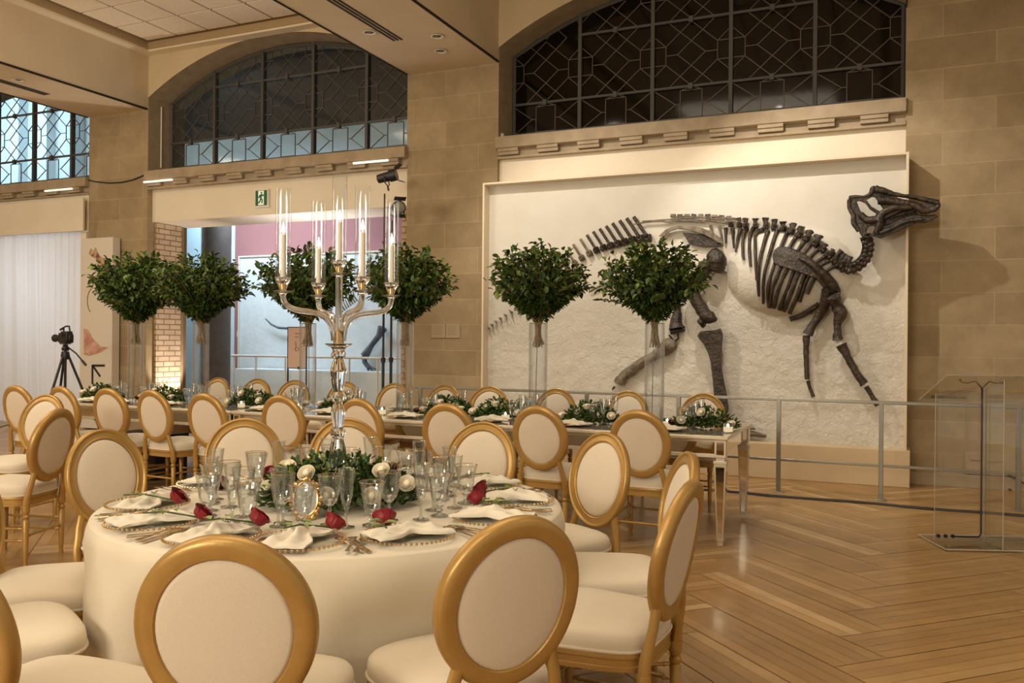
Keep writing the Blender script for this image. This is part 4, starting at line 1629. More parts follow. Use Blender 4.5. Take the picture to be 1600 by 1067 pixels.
# (camera-space right, away from camera, height, tilt)
WRS = [(-.11, -.20, .135, .9, 'white rose above the gold oval frame'), (-.035, -.245, .065, 1.2, 'white rose low at the front of the wreath, beside the gold frame'),
       (.13, -.22, .060, 1.1, 'open white rose low on the wreath, seen through the champagne flute'), (.175, -.13, .135, .7, 'white rose high on the right front of the wreath'),
       (.275, -.10, .085, 1.0, 'white rose at the right end of the wreath'), (-.20, -.02, .13, .5, 'white rose on the left shoulder of the wreath'),
       (-.06, .19, .12, -.4, 'white rose at the back of the wreath left of the stem'), (.09, .18, .12, -.4, 'white rose at the back of the wreath right of the stem'),
       (.20, .10, .12, -.2, 'white rose at the right rear of the wreath'), (-.27, -.10, .06, 1.0, 'white rose low at the left end of the wreath')]
for u, d, z, tl_, lb in WRS:
    p = TC + cam_uv(u - .2017 * d, d) + Vector((0, 0, TOP + z))
    tilt_put(WR, p, YAW + R.uniform(-.3, .3), tl_, lb, 'white roses of the round table wreath')

# ================================================================== CANDELABRA
ca = thing('candelabra', 'tall five-armed crystal candelabra standing in the middle of the round table', 'candelabra', TC + Vector((0, 0, TOP)), YAW)
def Z(z):
    return z - TOP
prof = [(0, 0), (.085, 0), (.088, .012), (.075, .022), (.045, .03), (.03, .045), (.022, .06), (.032, .075), (.022, .09),
        (.030, .12), (.036, .17), (.030, .22), (.020, .26), (.030, .275), (.030, .29), (.019, .305),
        (.026, .34), (.028, .37), (.019, .40), (.031, .42), (.031, .435), (.020, .45), (.027, .49), (.032, .53), (.024, .565), (.018, .58), (.030, .592), (.030, .602), (.022, .615), (.030, .628)]
mb = MB()
mb.lathe(prof, 20, flute=.06, nfl=10)
mb.build('stem', 'crystal', ca, sharp=12)
mb = MB()
mb.lathe([(.0, .625), (.020, .625), (.035, .630), (.054, .640), (.056, .643), (.035, .639), (.022, .640), (.019, .70), (0, .70)], 28)
mb.build('hub', 'crystal', ca)
mb = MB()
mb.lathe([(0, .641), (.016, .641), (.016, .695), (0, .695)], 16)
mb.build('hub_collar', 'gold_metal', ca)
mb = MB()
zc = Z(1.672)
mb.lathe([(0, .70), (.0145, .70), (.0145, zc), (0, zc)], 14)
mb.build('centre_rod', 'crystal', ca)
def candle_head(x, y, z, th, name='candle_holder'):
    h = bpy.data.objects.new(name, None)
    COL.objects.link(h)
    h.parent = ca
    h.location = (x, y, z)
    mb = MB()
    mb.lathe([(0, -.012), (.012, -.012), (.014, -.004), (.032, .002), (.040, .007), (.032, .006), (.013, .003), (.013, .012), (.020, .03), (.029, .048), (.029, .052), (.032, .054), (.032, .058), (.0, .058)], 24)
    mb.build('cup', 'crystal', h)
    mb = MB()
    mb.lathe([(0, .010), (.0085, .010), (.0105, .034), (0, .034)], 12)
    mb.build('candle_socket', 'gold_metal', h)
    mb = MB()
    mb.shell([(.0300, .058), (.0300, .405)], 28)
    mb.shell([(.0280, .405), (.0300, .405)], 28)
    mb.build('glass_chimney', 'tube_glass', h)
    mb = MB()
    mb.lathe([(0, .058), (.0115, .058), (.0105, th), (.006, th + .004), (0, th + .002)], 14)
    mb.build('taper_candle', 'wax', h)
    mb = MB()
    mb.lathe([(0, th + .006), (.0045, th + .012), (.0058, th + .020), (.0045, th + .032), (.0018, th + .044), (0, th + .052)], 10)
    mb.build('flame', 'flame', h)
    return h
candle_head(0, 0, zc + .012, .213)
ARMR = .232
for az, th in ((33.4, .215), (123.4, .205), (213.4, .225), (303.4, .228)):
    a = radians(az)
    c_, s_ = cos(a), sin(a)
    pts = [(.020, .655), (.024, .69), (.036, .725), (.060, .752), (.095, .765), (.14, .770), (.18, .774), (.212, .786), (.229, .806), (.232, Z(1.592))]
    # smooth the polyline
    P2 = []
    for i in range(len(pts) - 1):
        for q in (0, .33, .66):
            P2.append((pts[i][0] + (pts[i + 1][0] - pts[i][0]) * q, pts[i][1] + (pts[i + 1][1] - pts[i][1]) * q))
    P2.append(pts[-1])
    for _ in range(3):
        P2 = [P2[0]] + [((P2[i - 1][0] + P2[i][0] * 2 + P2[i + 1][0]) / 4, (P2[i - 1][1] + P2[i][1] * 2 + P2[i + 1][1]) / 4) for i in range(1, len(P2) - 1)] + [P2[-1]]
    mb = MB()
    mb.tube([(r_ * c_, r_ * s_, z) for r_, z in P2], .0115, 12)
    mb.build('arm', 'crystal', ca)
    candle_head(ARMR * c_, ARMR * s_, Z(1.592) + .012, th)
# ================================================================== FOSSIL SKELETON
sk = thing('fossil_skeleton', 'dark brown duck-billed dinosaur skeleton mounted on the white relief, its head over the frame', 'skeleton', (-1.4, 9.45, 1.8))
SO = Vector(sk.location)
def Zm(ox, oy, k):
    return lambda pts: [(ox + p[0] / k, oy + p[1] / k) for p in pts]
def on(px, py, off=.03, Y=None):
    """point standing off above the relief surface (or on the plane Y)"""
    y = 9.52 if Y is None else Y
    if Y is None:
        for _ in range(3):
            p = at(px, py, y)
            y = YI - bulge(p.x, p.z) - off
    return at(px, py, y) - SO
def smooth_pts(P_, n=4):
    out = []
    N = len(P_)
    for i in range(N - 1):
        p0, p1, p2, p3 = P_[max(i - 1, 0)], P_[i], P_[i + 1], P_[min(i + 2, N - 1)]
        for q in range(n):
            t = q / n
            out.append(.5 * ((2 * p1) + (p2 - p0) * t + (2 * p0 - 5 * p1 + 4 * p2 - p3) * t * t + (3 * p1 - p0 - 3 * p2 + p3) * t ** 3))
    out.append(P_[-1])
    return out
def lerp_list(L_, n):
    out = []
    for i in range(len(L_) - 1):
        for q in range(n):
            out.append(L_[i] + (L_[i + 1] - L_[i]) * q / n)
    out.append(L_[-1])
    return out
def bone(name, pts, rad, off=.03, Y=None, mt_='bone', flat=1.0, lumpy=.06, seg=12, n=4, parent=None):
    P_ = [on(a, b, off, Y) for a, b in pts]
    if not hasattr(rad, '__len__'):
        rad = [rad] * len(P_)
    P2, r2 = smooth_pts(P_, n), lerp_list(list(rad), n)
    mb = MB()
    mb.tube(P2, r2, seg, flat=flat, up=(0, 1, 0))
    if lumpy:
        mb.v = [tuple(Vector(p) + Vector((noise.noise(Vector(p) * 22), noise.noise(Vector(p) * 22 + Vector((9, 0, 0))), noise.noise(Vector(p) * 22 + Vector((0, 9, 0))))) * max(r2) * lumpy * 3) for p in mb.v]
    return mb.build(name, mt_, parent or sk, sharp=60)
MPX = 155.0   # photograph pixels per metre on the relief near the head
def r_(w):
    return w / 2 / MPX

z1 = Zm(1300, 270, 5.93)
SKY = 9.30
def sk_fn(x, y, t):
    return at(x, y, SKY + t) - SO
outer = z1([(155, 222), (215, 215), (285, 212), (345, 188), (365, 160), (362, 130), (385, 118), (440, 128), (500, 158), (560, 183), (640, 192), (720, 205), (800, 213), (880, 232), (950, 247), (990, 258), (1008, 290), (1000, 325), (950, 352), (880, 384), (820, 380), (770, 350), (720, 335), (680, 345), (620, 372), (560, 400), (500, 430), (455, 470), (420, 520), (405, 570), (370, 596), (330, 605), (280, 600), (255, 560), (245, 530), (205, 515), (180, 480), (185, 420), (150, 340), (138, 300)])
holes = [z1([(228, 268), (260, 262), (310, 285), (350, 340), (408, 378), (400, 408), (350, 420), (290, 385), (260, 345)]),
         z1([(318, 255), (370, 225), (400, 230), (440, 290), (478, 342), (440, 355), (370, 315)]),
         z1([(318, 540), (340, 500), (380, 488), (400, 510), (385, 550), (330, 580)]),
         z1([(590, 222), (680, 222), (720, 235), (870, 275), (800, 290), (700, 262), (640, 248)])]
mb = MB()
mb.plate([outer] + holes, sk_fn, -.075, .05, bev=(1.3, .02))
skull = mb.build('skull', 'bone', sk, sharp=50)
def sbone(name, pts, rad, Y, parent=skull, **k):
    return bone(name, z1(pts), rad, Y=Y, parent=parent, **k)
sbone('brow_ridge', [(160, 232), (230, 222), (300, 222), (355, 195), (380, 150), (392, 132)], [.020, .017, .017, .022, .030, .020], 9.235)
sbone('nasal_bone', [(400, 150), (480, 172), (600, 203), (740, 222), (880, 252), (985, 280)], [.04, .036, .022, .02, .026, .028], 9.23)
sbone('muzzle_bone', [(430, 250), (540, 262), (680, 282), (790, 315), (860, 350), (950, 330), (992, 300)], [.05, .04, .036, .038, .034, .028, .022], 9.225)
sbone('cheek_bone', [(430, 450), (470, 375), (560, 330), (660, 322), (740, 322)], [.05, .034, .034, .03, .02], 9.215)
sbone('eye_bar', [(318, 262), (350, 320), (390, 352), (430, 374)], [.009, .009, .011, .016], 9.225)
sbone('back_skull_bone', [(165, 250), (160, 320), (200, 400), (205, 470), (250, 540)], [.024, .022, .026, .030, .022], 9.235)
sbone('jaw_joint', [(260, 380), (330, 440), (420, 430), (440, 470), (410, 560)], [.03, .036, .04, .04, .03], 9.225)
mb = MB()
for k in range(14):
    a = z1([(560 + k * 17, 408 - k * 5)])[0]
    mb.ball(sk_fn(a[0], a[1], -.07), .012, 8, 5, (.6, .6, 1.3))
mb.build('tooth_row', 'bone', skull)
mb = MB()
mb.plate([z1([(430, 470), (480, 425), (560, 385), (640, 350), (720, 325), (770, 345), (800, 385), (740, 405), (640, 450), (540, 505), (450, 540), (420, 520)])], sk_fn, -.02, .045, bev=(1.0, .01))
mb.build('palate_bone', 'bone', skull, sharp=50)
jaw = z1([(385, 590), (410, 530), (450, 490), (520, 476), (600, 440), (680, 402), (760, 382), (820, 388), (900, 394), (960, 386), (985, 404), (930, 440), (860, 466), (780, 464), (700, 500), (620, 538), (530, 580), (450, 610)])
mb = MB()
mb.plate([jaw], sk_fn, -.060, .04, bev=(1.4, .02))
jw = mb.build('lower_jaw', 'bone', sk, sharp=50)
sbone('jaw_ridge', [(440, 560), (540, 520), (640, 470), (740, 440), (850, 430)], [.022, .02, .018, .018, .014], 9.225, parent=jw)

# vertebrae of neck, back and tail
def vertebra(p, tang, r, spine, parent, sp_dir=None, name='vertebra', mt_='bone', wdt=1.0):
    """p in metres relative to SO; tang the direction of the column; spine = length of the neural spine"""
    mb = MB()
    t = Vector(tang).normalized()
    s = Vector((0, 1, 0))
    u = sp_dir if sp_dir is not None else Vector((-t.z, 0, t.x))
    u = Vector(u).normalized()
    m3 = Matrix((t, s, u)).transposed().to_4x4()
    m3.translation = p
    rnd = random.Random(int((p.x + p.z) * 1e4))
    mb.tube([m3 @ Vector((x * r, 0, 0)) for x in (-.8, -.55, 0, .55, .8)], [r * .75, r, r * .72, r, r * .75], 10, up=(0, 1, 0))
    mb.ball(tuple(m3 @ Vector((.1 * r, -.6 * r, .5 * r))), r * .55, 8, 5, jit=.2, rnd=rnd)
    mb.ball(tuple(m3 @ Vector((-.3 * r, -.55 * r, -.4 * r))), r * .45, 8, 5, jit=.2, rnd=rnd)
    mb.tube([m3 @ Vector((-.1 * r, -.3 * r, .3 * r)), m3 @ Vector((.1 * r, -1.2 * r, .7 * r))], [r * .3, r * .2], 6)
    if spine:
        mb.tube([m3 @ Vector((0, 0, r * .6)), m3 @ Vector((0, 0, spine * .7)), m3 @ Vector((0, 0, spine))], [r * .45 * wdt, r * .42 * wdt, r * .5 * wdt], 8, flat=.55, up=(0, 1, 0))
    return mb.build(name, mt_, parent, sharp=60)
neck = z1([(330, 600), (345, 645), (348, 690), (340, 735), (325, 780), (298, 820), (262, 855), (220, 880), (175, 893), (128, 885), (85, 865), (45, 838), (8, 808)])
NY = [9.30, 9.30, 9.31, 9.32, 9.33, 9.34, 9.36, 9.38, 9.40, 9.42, 9.43, 9.44, 9.44]
NP = [at(a, b, y) - SO for (a, b), y in zip(neck, NY)]
for i in range(len(NP)):
    tg = NP[max(i - 1, 0)] - NP[min(i + 1, len(NP) - 1)]
    vertebra(NP[i], tg, .047 + .001 * i, .07 if i < 9 else .13, sk, name='neck_vertebra')
z2 = Zm(1080, 320, 5.335)
# column centres below the spines; spines with thick knob ends
BK = [((330, 165), 20), ((400, 168), 22), ((455, 172), 24), ((535, 176), 26), ((620, 182), 28), ((690, 190), 28), ((765, 200), 30), ((835, 222), 30), ((900, 250), 32), ((960, 282), 34), ((1035, 325), 36), ((1095, 372), 36), ((1145, 420), 36), ((1190, 462), 36), ((1235, 495), 36)]
TP = [(395, 110), (455, 112), (535, 112), (620, 110), (693, 122), (768, 140), (845, 160), (918, 190), (988, 222), (1063, 262), (1122, 325), (1180, 372), (1225, 402)]
BP = [on(*z2([b[0]])[0], off=.05) for b in BK]
for i in range(len(BP)):
    tg = BP[max(i - 1, 0)] - BP[min(i + 1, len(BP) - 1)]
    vertebra(BP[i], -tg, .030 + .001 * i, 0, sk, name='back_vertebra')
for i, tp in enumerate(TP):
    w_ = (46 + i * 3) / 5.335 if i < 10 else (60 - (i - 9) * 12) / 5.335
    base = BK[min(i + 1, len(BK) - 1)][0]
    P_ = [z2([base])[0], z2([(base[0] * .45 + tp[0] * .55, base[1] * .45 + tp[1] * .55)])[0], z2([tp])[0]]
    top_r = r_(w_) * 1.0
    bone('neural_spine', P_, [top_r * .55, top_r * .7, top_r * 1.15], off=.055, flat=.55, lumpy=.10)
RIBS = [[(290, 190), (288, 250), (290, 320)], [(345, 190), (350, 280), (355, 360)], [(415, 195), (385, 290), (370, 395)],
        [(465, 190), (435, 260), (430, 400), (440, 460)], [(520, 190), (490, 260), (485, 400), (495, 515)], [(600, 205), (540, 245), (535, 400), (545, 630)],
        [(640, 220), (585, 400), (558, 560), (562, 765)], [(720, 210), (645, 430), (602, 640), (600, 825)], [(820, 200), (750, 340), (690, 510), (642, 680), (642, 855)],
        [(900, 230), (820, 355), (750, 520), (680, 690), (652, 855)], [(960, 270), (890, 380), (800, 530), (722, 720), (690, 860)], [(1030, 290), (940, 400), (860, 540), (792, 720), (735, 875)],
        [(1100, 320), (990, 440), (900, 560), (832, 740), (772, 885)], [(1190, 390), (1040, 480), (945, 590), (880, 770), (820, 900)],
        [(1210, 430), (1070, 510), (975, 600), (900, 805)], [(1235, 480), (1130, 550), (1030, 610), (965, 740)]]
for k, rb in enumerate(RIBS):
    r0 = r_(4.6 if k < 3 else 5.6)
    n_ = len(rb)
    rad = [r0 * 1.5] + [r0] * (n_ - 2) + [r0 * 1.25 if k > 8 else r0 * .7]
    bone('rib', z2(rb), rad, off=.035, lumpy=.05, seg=8)
# shoulder blade
mb = MB()
scap = z2([(676, 430), (690, 380), (725, 350), (790, 350), (860, 368), (930, 398), (1000, 448), (1075, 505), (1150, 568), (1215, 640), (1248, 710), (1242, 760), (1185, 762), (1130, 742), (1100, 690), (1040, 615), (950, 582), (850, 548), (740, 512), (690, 488)])
mb.plate([scap], lambda x, y, t: on(x, y, .085 - t), -.022, .03, bev=(1.6, .012))
scp = mb.build('shoulder_blade', 'bone', sk, sharp=50)
bone('blade_ridge', z2([(900, 440), (1010, 500), (1110, 590), (1190, 680)]), [.02, .035, .045, .05], off=.10, parent=scp)
bone('breast_bone', z2([(822, 955), (900, 930), (990, 880), (1062, 828)]), [r_(7), r_(8), r_(9), r_(7)], off=.035, lumpy=.1)
z5 = Zm(1220, 420, 4.85)
# front legs
bone('upper_arm_bone', z5([(335, 150), (338, 250), (300, 340), (240, 430), (205, 498)]), [r_(10), r_(17), r_(15), r_(12), r_(17)], off=.10)
bone('forearm_bone', z5([(195, 505), (192, 600), (194, 720), (200, 840)]), [r_(12), r_(9), r_(8), r_(8)], off=.09)
bone('hand_bone', z5([(205, 848), (222, 905), (246, 970)]), [r_(7), r_(5), r_(7)], off=.08)
bone('upper_arm_bone', z5([(392, 200), (425, 270), (452, 340), (430, 420), (430, 480), (432, 540)]), [r_(22), r_(19), r_(22), r_(12), r_(12), r_(17)], off=.15)
bone('forearm_bone', z5([(458, 575), (490, 640), (540, 730), (590, 810), (632, 875)]), [r_(18), r_(13), r_(12), r_(12), r_(13)], off=.13)
bone('hand_bone', z5([(648, 892), (688, 960), (738, 1035)]), [r_(9), r_(7), r_(10)], off=.11)
# hips
z3 = Zm(860, 320, 5.333)
mb = MB()
il = z3([(900, 262), (960, 205), (1040, 178), (1130, 170), (1240, 186), (1340, 222), (1432, 285), (1442, 330), (1390, 315), (1330, 275), (1260, 245), (1150, 212), (1060, 200), (1000, 222), (950, 268)])
mb.plate([il], lambda x, y, t: on(x, y, .07 - t), -.02, .03, bev=(1.0, .01))
mb.build('hip_bone', 'bone_pale', sk, sharp=50)
mb = MB()
hp = z3([(1100, 230), (1260, 245), (1360, 285), (1438, 345), (1380, 350), (1270, 352), (1160, 330)])
mb.plate([hp], lambda x, y, t: on(x, y, .05 - t), -.01, .03, bev=(1.0, .01))
mb.build('hip_bone', 'bone', sk, sharp=50)
bone('thigh_bone', z3([(1340, 400), (1390, 470), (1375, 560)]), [r_(24), r_(34), r_(19)], off=.17, mt_='bone')
bone('thigh_bone', z3([(1330, 480), (1240, 600), (1190, 720), (1230, 820), (1290, 910)]), [r_(26), r_(24), r_(21), r_(21), r_(22)], off=.15)
z4 = Zm(940, 460, 5.93)
bone('knee_bone', z4([(905, 280), (930, 262), (960, 270)]), [r_(14), r_(20), r_(12)], off=.15)
bone('knee_bone', z4([(930, 190), (990, 205), (1040, 212), (1060, 205)]), [r_(18), r_(24), r_(19), r_(9)], off=.17)
mb = MB()
tb = z4([(888, 378), (912, 345), (975, 335), (1050, 332), (1100, 312), (1125, 360), (1118, 450), (1105, 560), (1112, 680), (1135, 800), (1160, 920), (1180, 1060), (1120, 1180), (1045, 1120), (1040, 920), (1025, 760), (1008, 620), (985, 540), (945, 460), (905, 415)])
mb.plate([tb], lambda x, y, t: on(x, y, .14 - t), -.03, .05, bev=(2.0, .028))
mb.build('shin_bone', 'bone', sk, sharp=50)
bone('foot_bone', [(1136, 660), (1155, 672), (1176, 678), (1198, 681)], [.05, .04, .03, .012], off=.05, mt_='bone_pale')
bone('foot_bone', [(1128, 648), (1128, 668), (1134, 684)], [.05, .045, .03], off=.05)
bone('foot_bone', [(1140, 662), (1160, 667), (1180, 670)], [.03, .025, .01], off=.07, mt_='bone_pale')
# far hind leg
bone('thigh_bone', z4([(705, 90), (700, 180), (690, 270), (695, 315)]), [r_(10), r_(16), r_(22), r_(29)], off=.04, mt_='bone')
bone('knee_bone', z4([(640, 345), (700, 335), (770, 322)]), [r_(10), r_(8), r_(6)], off=.05)
mb = MB()
for a, b in (((625, 375), (672, 432)), ((672, 432), (712, 410)), ((706, 360), (712, 412))):
    mb.tube([on(*z4([a])[0], off=.03), on(*z4([b])[0], off=.03)], .010, 6)
mb.build('mounting_rod', 'black', sk)
bone('shin_bone', z4([(690, 470), (620, 470), (560, 520), (470, 575), (380, 625), (280, 700), (200, 760), (150, 825)]), [r_(12), r_(26), r_(22), r_(15), r_(15), r_(17), r_(18), r_(18)], off=.06, mt_='bone_pale')
bone('foot_bone', z4([(120, 855), (105, 872), (98, 886)]), [.014, .010, .006], off=.04, lumpy=0)
# ischium
bone('hip_rod', z3([(620, 600), (520, 635), (430, 668), (320, 728)]), [r_(7), r_(6), r_(5), r_(3)], off=.04, mt_='bone_pale')
# tail: column, spines, tip
tail = [(1012, 372), (1000, 373), (988, 375), (976, 378), (965, 381), (954, 384), (943, 387), (932, 391), (921, 396), (909, 403), (898, 411), (887, 420), (876, 429), (865, 438), (853, 447), (842, 456), (831, 465), (820, 473), (809, 481), (799, 488), (790, 493), (782, 498), (775, 503), (769, 508), (764, 513)]
TPp = [on(a, b, .04) for a, b in tail]
spd = Vector((-.55, 0, .83))
for i, p in enumerate(TPp):
    tg = TPp[max(i - 1, 0)] - TPp[min(i + 1, len(TPp) - 1)]
    k = max(0.15, 1 - i / 26)
    sl = .30 * k if i < 12 else .16 * k
    vertebra(p, tg, .052 * (k * .75 + .25) * (.75 if i > 16 else 1), sl, sk, sp_dir=spd if i < 14 else Vector((-.75, 0, .7)), name='tail_vertebra', mt_='bone' if i < 8 else 'bone_pale', wdt=.85)
for i in range(14, 25):
    p = TPp[i]
    mb = MB()
    mb.tube([p, p + Vector((.03, -.01, -.10 * (1 - (i - 12) / 20)))], [.010, .004], 6)
    mb.build('chevron_bone', 'bone_pale', sk)
# ossified tendons over the hips
rnd = random.Random(3)
for i in range(13):
    a = (700 + i * 60 + rnd.uniform(-20, 20), 150 - min(i, 6) * 8 + rnd.uniform(-8, 30) + max(0, i - 8) * 4)
    b = (a[0] + rnd.uniform(240, 420), 128 + rnd.uniform(-22, 34))
    b = (min(b[0], 1620), b[1])
    c_ = ((a[0] + b[0]) / 2, (a[1] + b[1]) / 2 - 12)
    bone('tendon', z3([a, c_, b]), [.006, .009, .006], off=.05, mt_='bone_pale', lumpy=0, seg=6)
for i in range(9):
    x = 1000 + i * 58
    bone('back_plate', z3([(x, 92 + max(0, i - 5) * 4), (x + 42, 90 + max(0, i - 5) * 5)]), [.02, .02], off=.04, mt_='bone' if i % 2 else 'bone_pale', lumpy=.1, seg=8, flat=.6)
for x in (1330, 1400):
    bone('hip_rib', z3([(x, 170), (x + 20, 220), (x + 35, 300)]), [.016, .013, .012], off=.04, mt_='bone_pale', lumpy=0, seg=6)

# ================================================================== TABLE SETTINGS
def make_goblet(nm, cat, prof_out, wall, rim=True):
    """glass of revolution; prof_out is the outer outline from the foot up"""
    t = thing(nm, '', cat)
    mb = MB()
    mb.shell(prof_out, 20)
    k = wall[0]
    inner = [(0, prof_out[k][1] + .004)] + [(max(r - .0022, .0005), z + .003) for r, z in prof_out[k + 1:-1]] + [(prof_out[-1][0] - .0018, prof_out[-1][1])]
    mb.shell(inner, 20)
    mb.build('bowl', 'glass', t)
    mb = MB()
    r, z = prof_out[-1]
    mb.tube([((r - .001) * cos(2 * pi * q / 24), (r - .001) * sin(2 * pi * q / 24), z) for q in range(24)], .0011, 5, closed=True)
    if rim:
        mb.build('gilt_rim', 'gold_metal', t)
    else:
        mb.build('rim', 'crystal', t)
    mb = MB()
    lo = [p for p in prof_out if p[1] < prof_out[k][1] + .001]
    mb.lathe([(0, lo[0][1])] + lo + [(0, lo[-1][1] + .001)], 16, flute=.05, nfl=8)
    mb.v = [(p[0] * 1.01, p[1] * 1.01, p[2]) for p in mb.v]
    mb.build('stem', 'cut_glass', t)
    return t
GOB = Proto(make_goblet('water_goblet', 'glass', [(.034, 0), (.034, .003), (.020, .007), (.009, .012), (.008, .018), (.014, .022), (.009, .027), (.010, .034), (.018, .040), (.026, .050), (.032, .070), (.035, .095), (.039, .120), (.046, .150), (.048, .156)], (8,)))
WIN = Proto(make_goblet('wine_glass', 'glass', [(.033, 0), (.033, .002), (.016, .005), (.005, .012), (.0045, .045), (.008, .050), (.005, .056), (.006, .066), (.016, .072), (.028, .086), (.035, .108), (.038, .135), (.041, .160), (.043, .178)], (8,)))
FLU = Proto(make_goblet('champagne_flute', 'glass', [(.030, 0), (.030, .002), (.014, .005), (.005, .012), (.0045, .040), (.007, .045), (.005, .052), (.006, .062), (.010, .070), (.016, .085), (.021, .110), (.025, .145), (.028, .180), (.031, .205)], (8,), False))

def make_plate():
    t = thing('charger_plate', '', 'plate')
    mb = MB()
    mb.lathe([(0, .004), (.09, .004), (.105, .006), (.150, .013), (.152, .015), (.149, .017), (.105, .010), (.09, .008), (0, .008)], 44)
    mb.build('dish', 'plate_glass', t)
    mb = MB()
    for q in range(56):
        a = 2 * pi * q / 56
        mb.ball((.153 * cos(a), .153 * sin(a), .0155), .0052, 6, 4)
    o = mb.build('beaded_rim', 'gold_metal', t)
    return t
PLT = Proto(make_plate())
def make_dish():
    t = thing('dinner_plate', '', 'plate')
    mb = MB()
    mb.lathe([(0, .002), (.07, .002), (.085, .005), (.125, .014), (.127, .016), (.124, .017), (.083, .010), (.07, .007), (0, .007)], 44)
    mb.build('dish', 'sign_white', t)
    mb = MB()
    mb.tube([(.126 * cos(2 * pi * q / 44), .126 * sin(2 * pi * q / 44), .0165) for q in range(44)], .0013, 5, closed=True)
    mb.build('gilt_rim', 'gold_metal', t)
    return t

def make_napkin(seed, Lx=.125, Ly=.27):
    rnd = random.Random(seed)
    off = Vector((rnd.uniform(0, 50), rnd.uniform(0, 50), 0))
    t = MB()
    def f(top):
        def g(u, v):
            x, y = (u - .5), (v - .5)
            pinch = 1 - .36 * math.exp(-((v - .5) / .13) ** 2)
            X = x * Lx * pinch * (1 + .35 * abs(2 * y) ** 1.5) + .012 * noise.noise(Vector((v * 5, 0, 0)) + off)
            Y = y * Ly + .02 * noise.noise(Vector((u * 3, 7, 0)) + off)
            h = .014 + .010 * noise.noise(Vector((u * 5, v * 7, 1)) + off) + .010 * sin(u * 13 + 3 * noise.noise(Vector((v * 3, 0, 5)) + off)) + .014 * math.exp(-((v - .5) / .11) ** 2)
            edge = min(1, 5 * min(u, 1 - u, v, 1 - v))
            h = .019 + (h) * (.35 + .65 * edge)
            if not top:
                h = max(.0175, h - .010 - .012 * edge)
            return (X, Y, h)
        return g
    n1, n2 = 22, 36
    t.grid(f(True), n1, n2)
    t.grid(f(False), n1, n2)
    # close the sides
    o = n1 * n2
    for i in range(n1 - 1):
        for j in (0, n2 - 1):
            t.f.append((i * n2 + j, (i + 1) * n2 + j, (i + 1) * n2 + j + o, i * n2 + j + o)); t.m.append(0); t.s.append(True)
    for j in range(n2 - 1):
        for i in (0, n1 - 1):
            t.f.append((i * n2 + j, i * n2 + j + 1, i * n2 + j + 1 + o, i * n2 + j + o)); t.m.append(0); t.s.append(True)
    o = t.build('cloth_napkin', 'napkin', sharp=80)
    return tag(o, '', 'napkin')
NAP = [Proto(make_napkin(s)) for s in (1, 2, 3)]

def make_fork():
    mb = MB()
    zc = lambda y: .006 + .010 * max(0, (y - .02) / .07) * (1 - max(0, (y - .02) / .075)) * 2
    mb.plate([[(-.007, -.10), (.007, -.10), (.0045, -.06), (.0028, 0), (.0030, .03), (.011, .045), (.0115, .06), (.0125, .098), (.0105, .098), (.0085, .062), (.0060, .062), (.0058, .099), (.0038, .099), (.0032, .062),
                      (.0008, .062), (.0010, .099), (-.0010, .099), (-.0014, .062), (-.0038, .062), (-.0050, .099), (-.0070, .099), (-.0068, .062), (-.0085, .062), (-.0110, .098), (-.0125, .098), (-.0115, .06), (-.011, .045), (-.0030, .03), (-.0028, 0), (-.0045, -.06)]],
             lambda x, y, t: (x, y, .0035 + zc(y) + t), -.0012, .0012)
    return tag(mb.build('dinner_fork', 'flatware', sharp=30), '', 'fork')
def make_knife():
    mb = MB()
    mb.plate([[(-.007, -.11), (.007, -.11), (.0055, -.05), (.005, -.005), (.0105, .0), (.0115, .05), (.010, .085), (.004, .110), (-.004, .112), (-.005, .0), (-.005, -.05)]], lambda x, y, t: (x, y, .003 + t), -.0018, .0018)
    return tag(mb.build('dinner_knife', 'flatware', sharp=30), '', 'knife')
def make_spoon():
    mb = MB()
    def f(u, v):
        a = 2 * pi * u
        r = v
        return (.019 * r * cos(a), .075 + .028 * r * sin(a), .004 + .007 * r * r)
    mb.grid(f, 20, 6, closed=True)
    mb.tube([(0, .050, .010), (0, .03, .010), (0, -.03, .006), (0, -.095, .005)], [.004, .0028, .0032, .006], 8, flat=.4)
    return tag(mb.build('dessert_spoon', 'flatware', recalc=False, thick=.0012), '', 'spoon')
FRK, KNF, SPN = Proto(make_fork()), Proto(make_knife()), Proto(make_spoon())

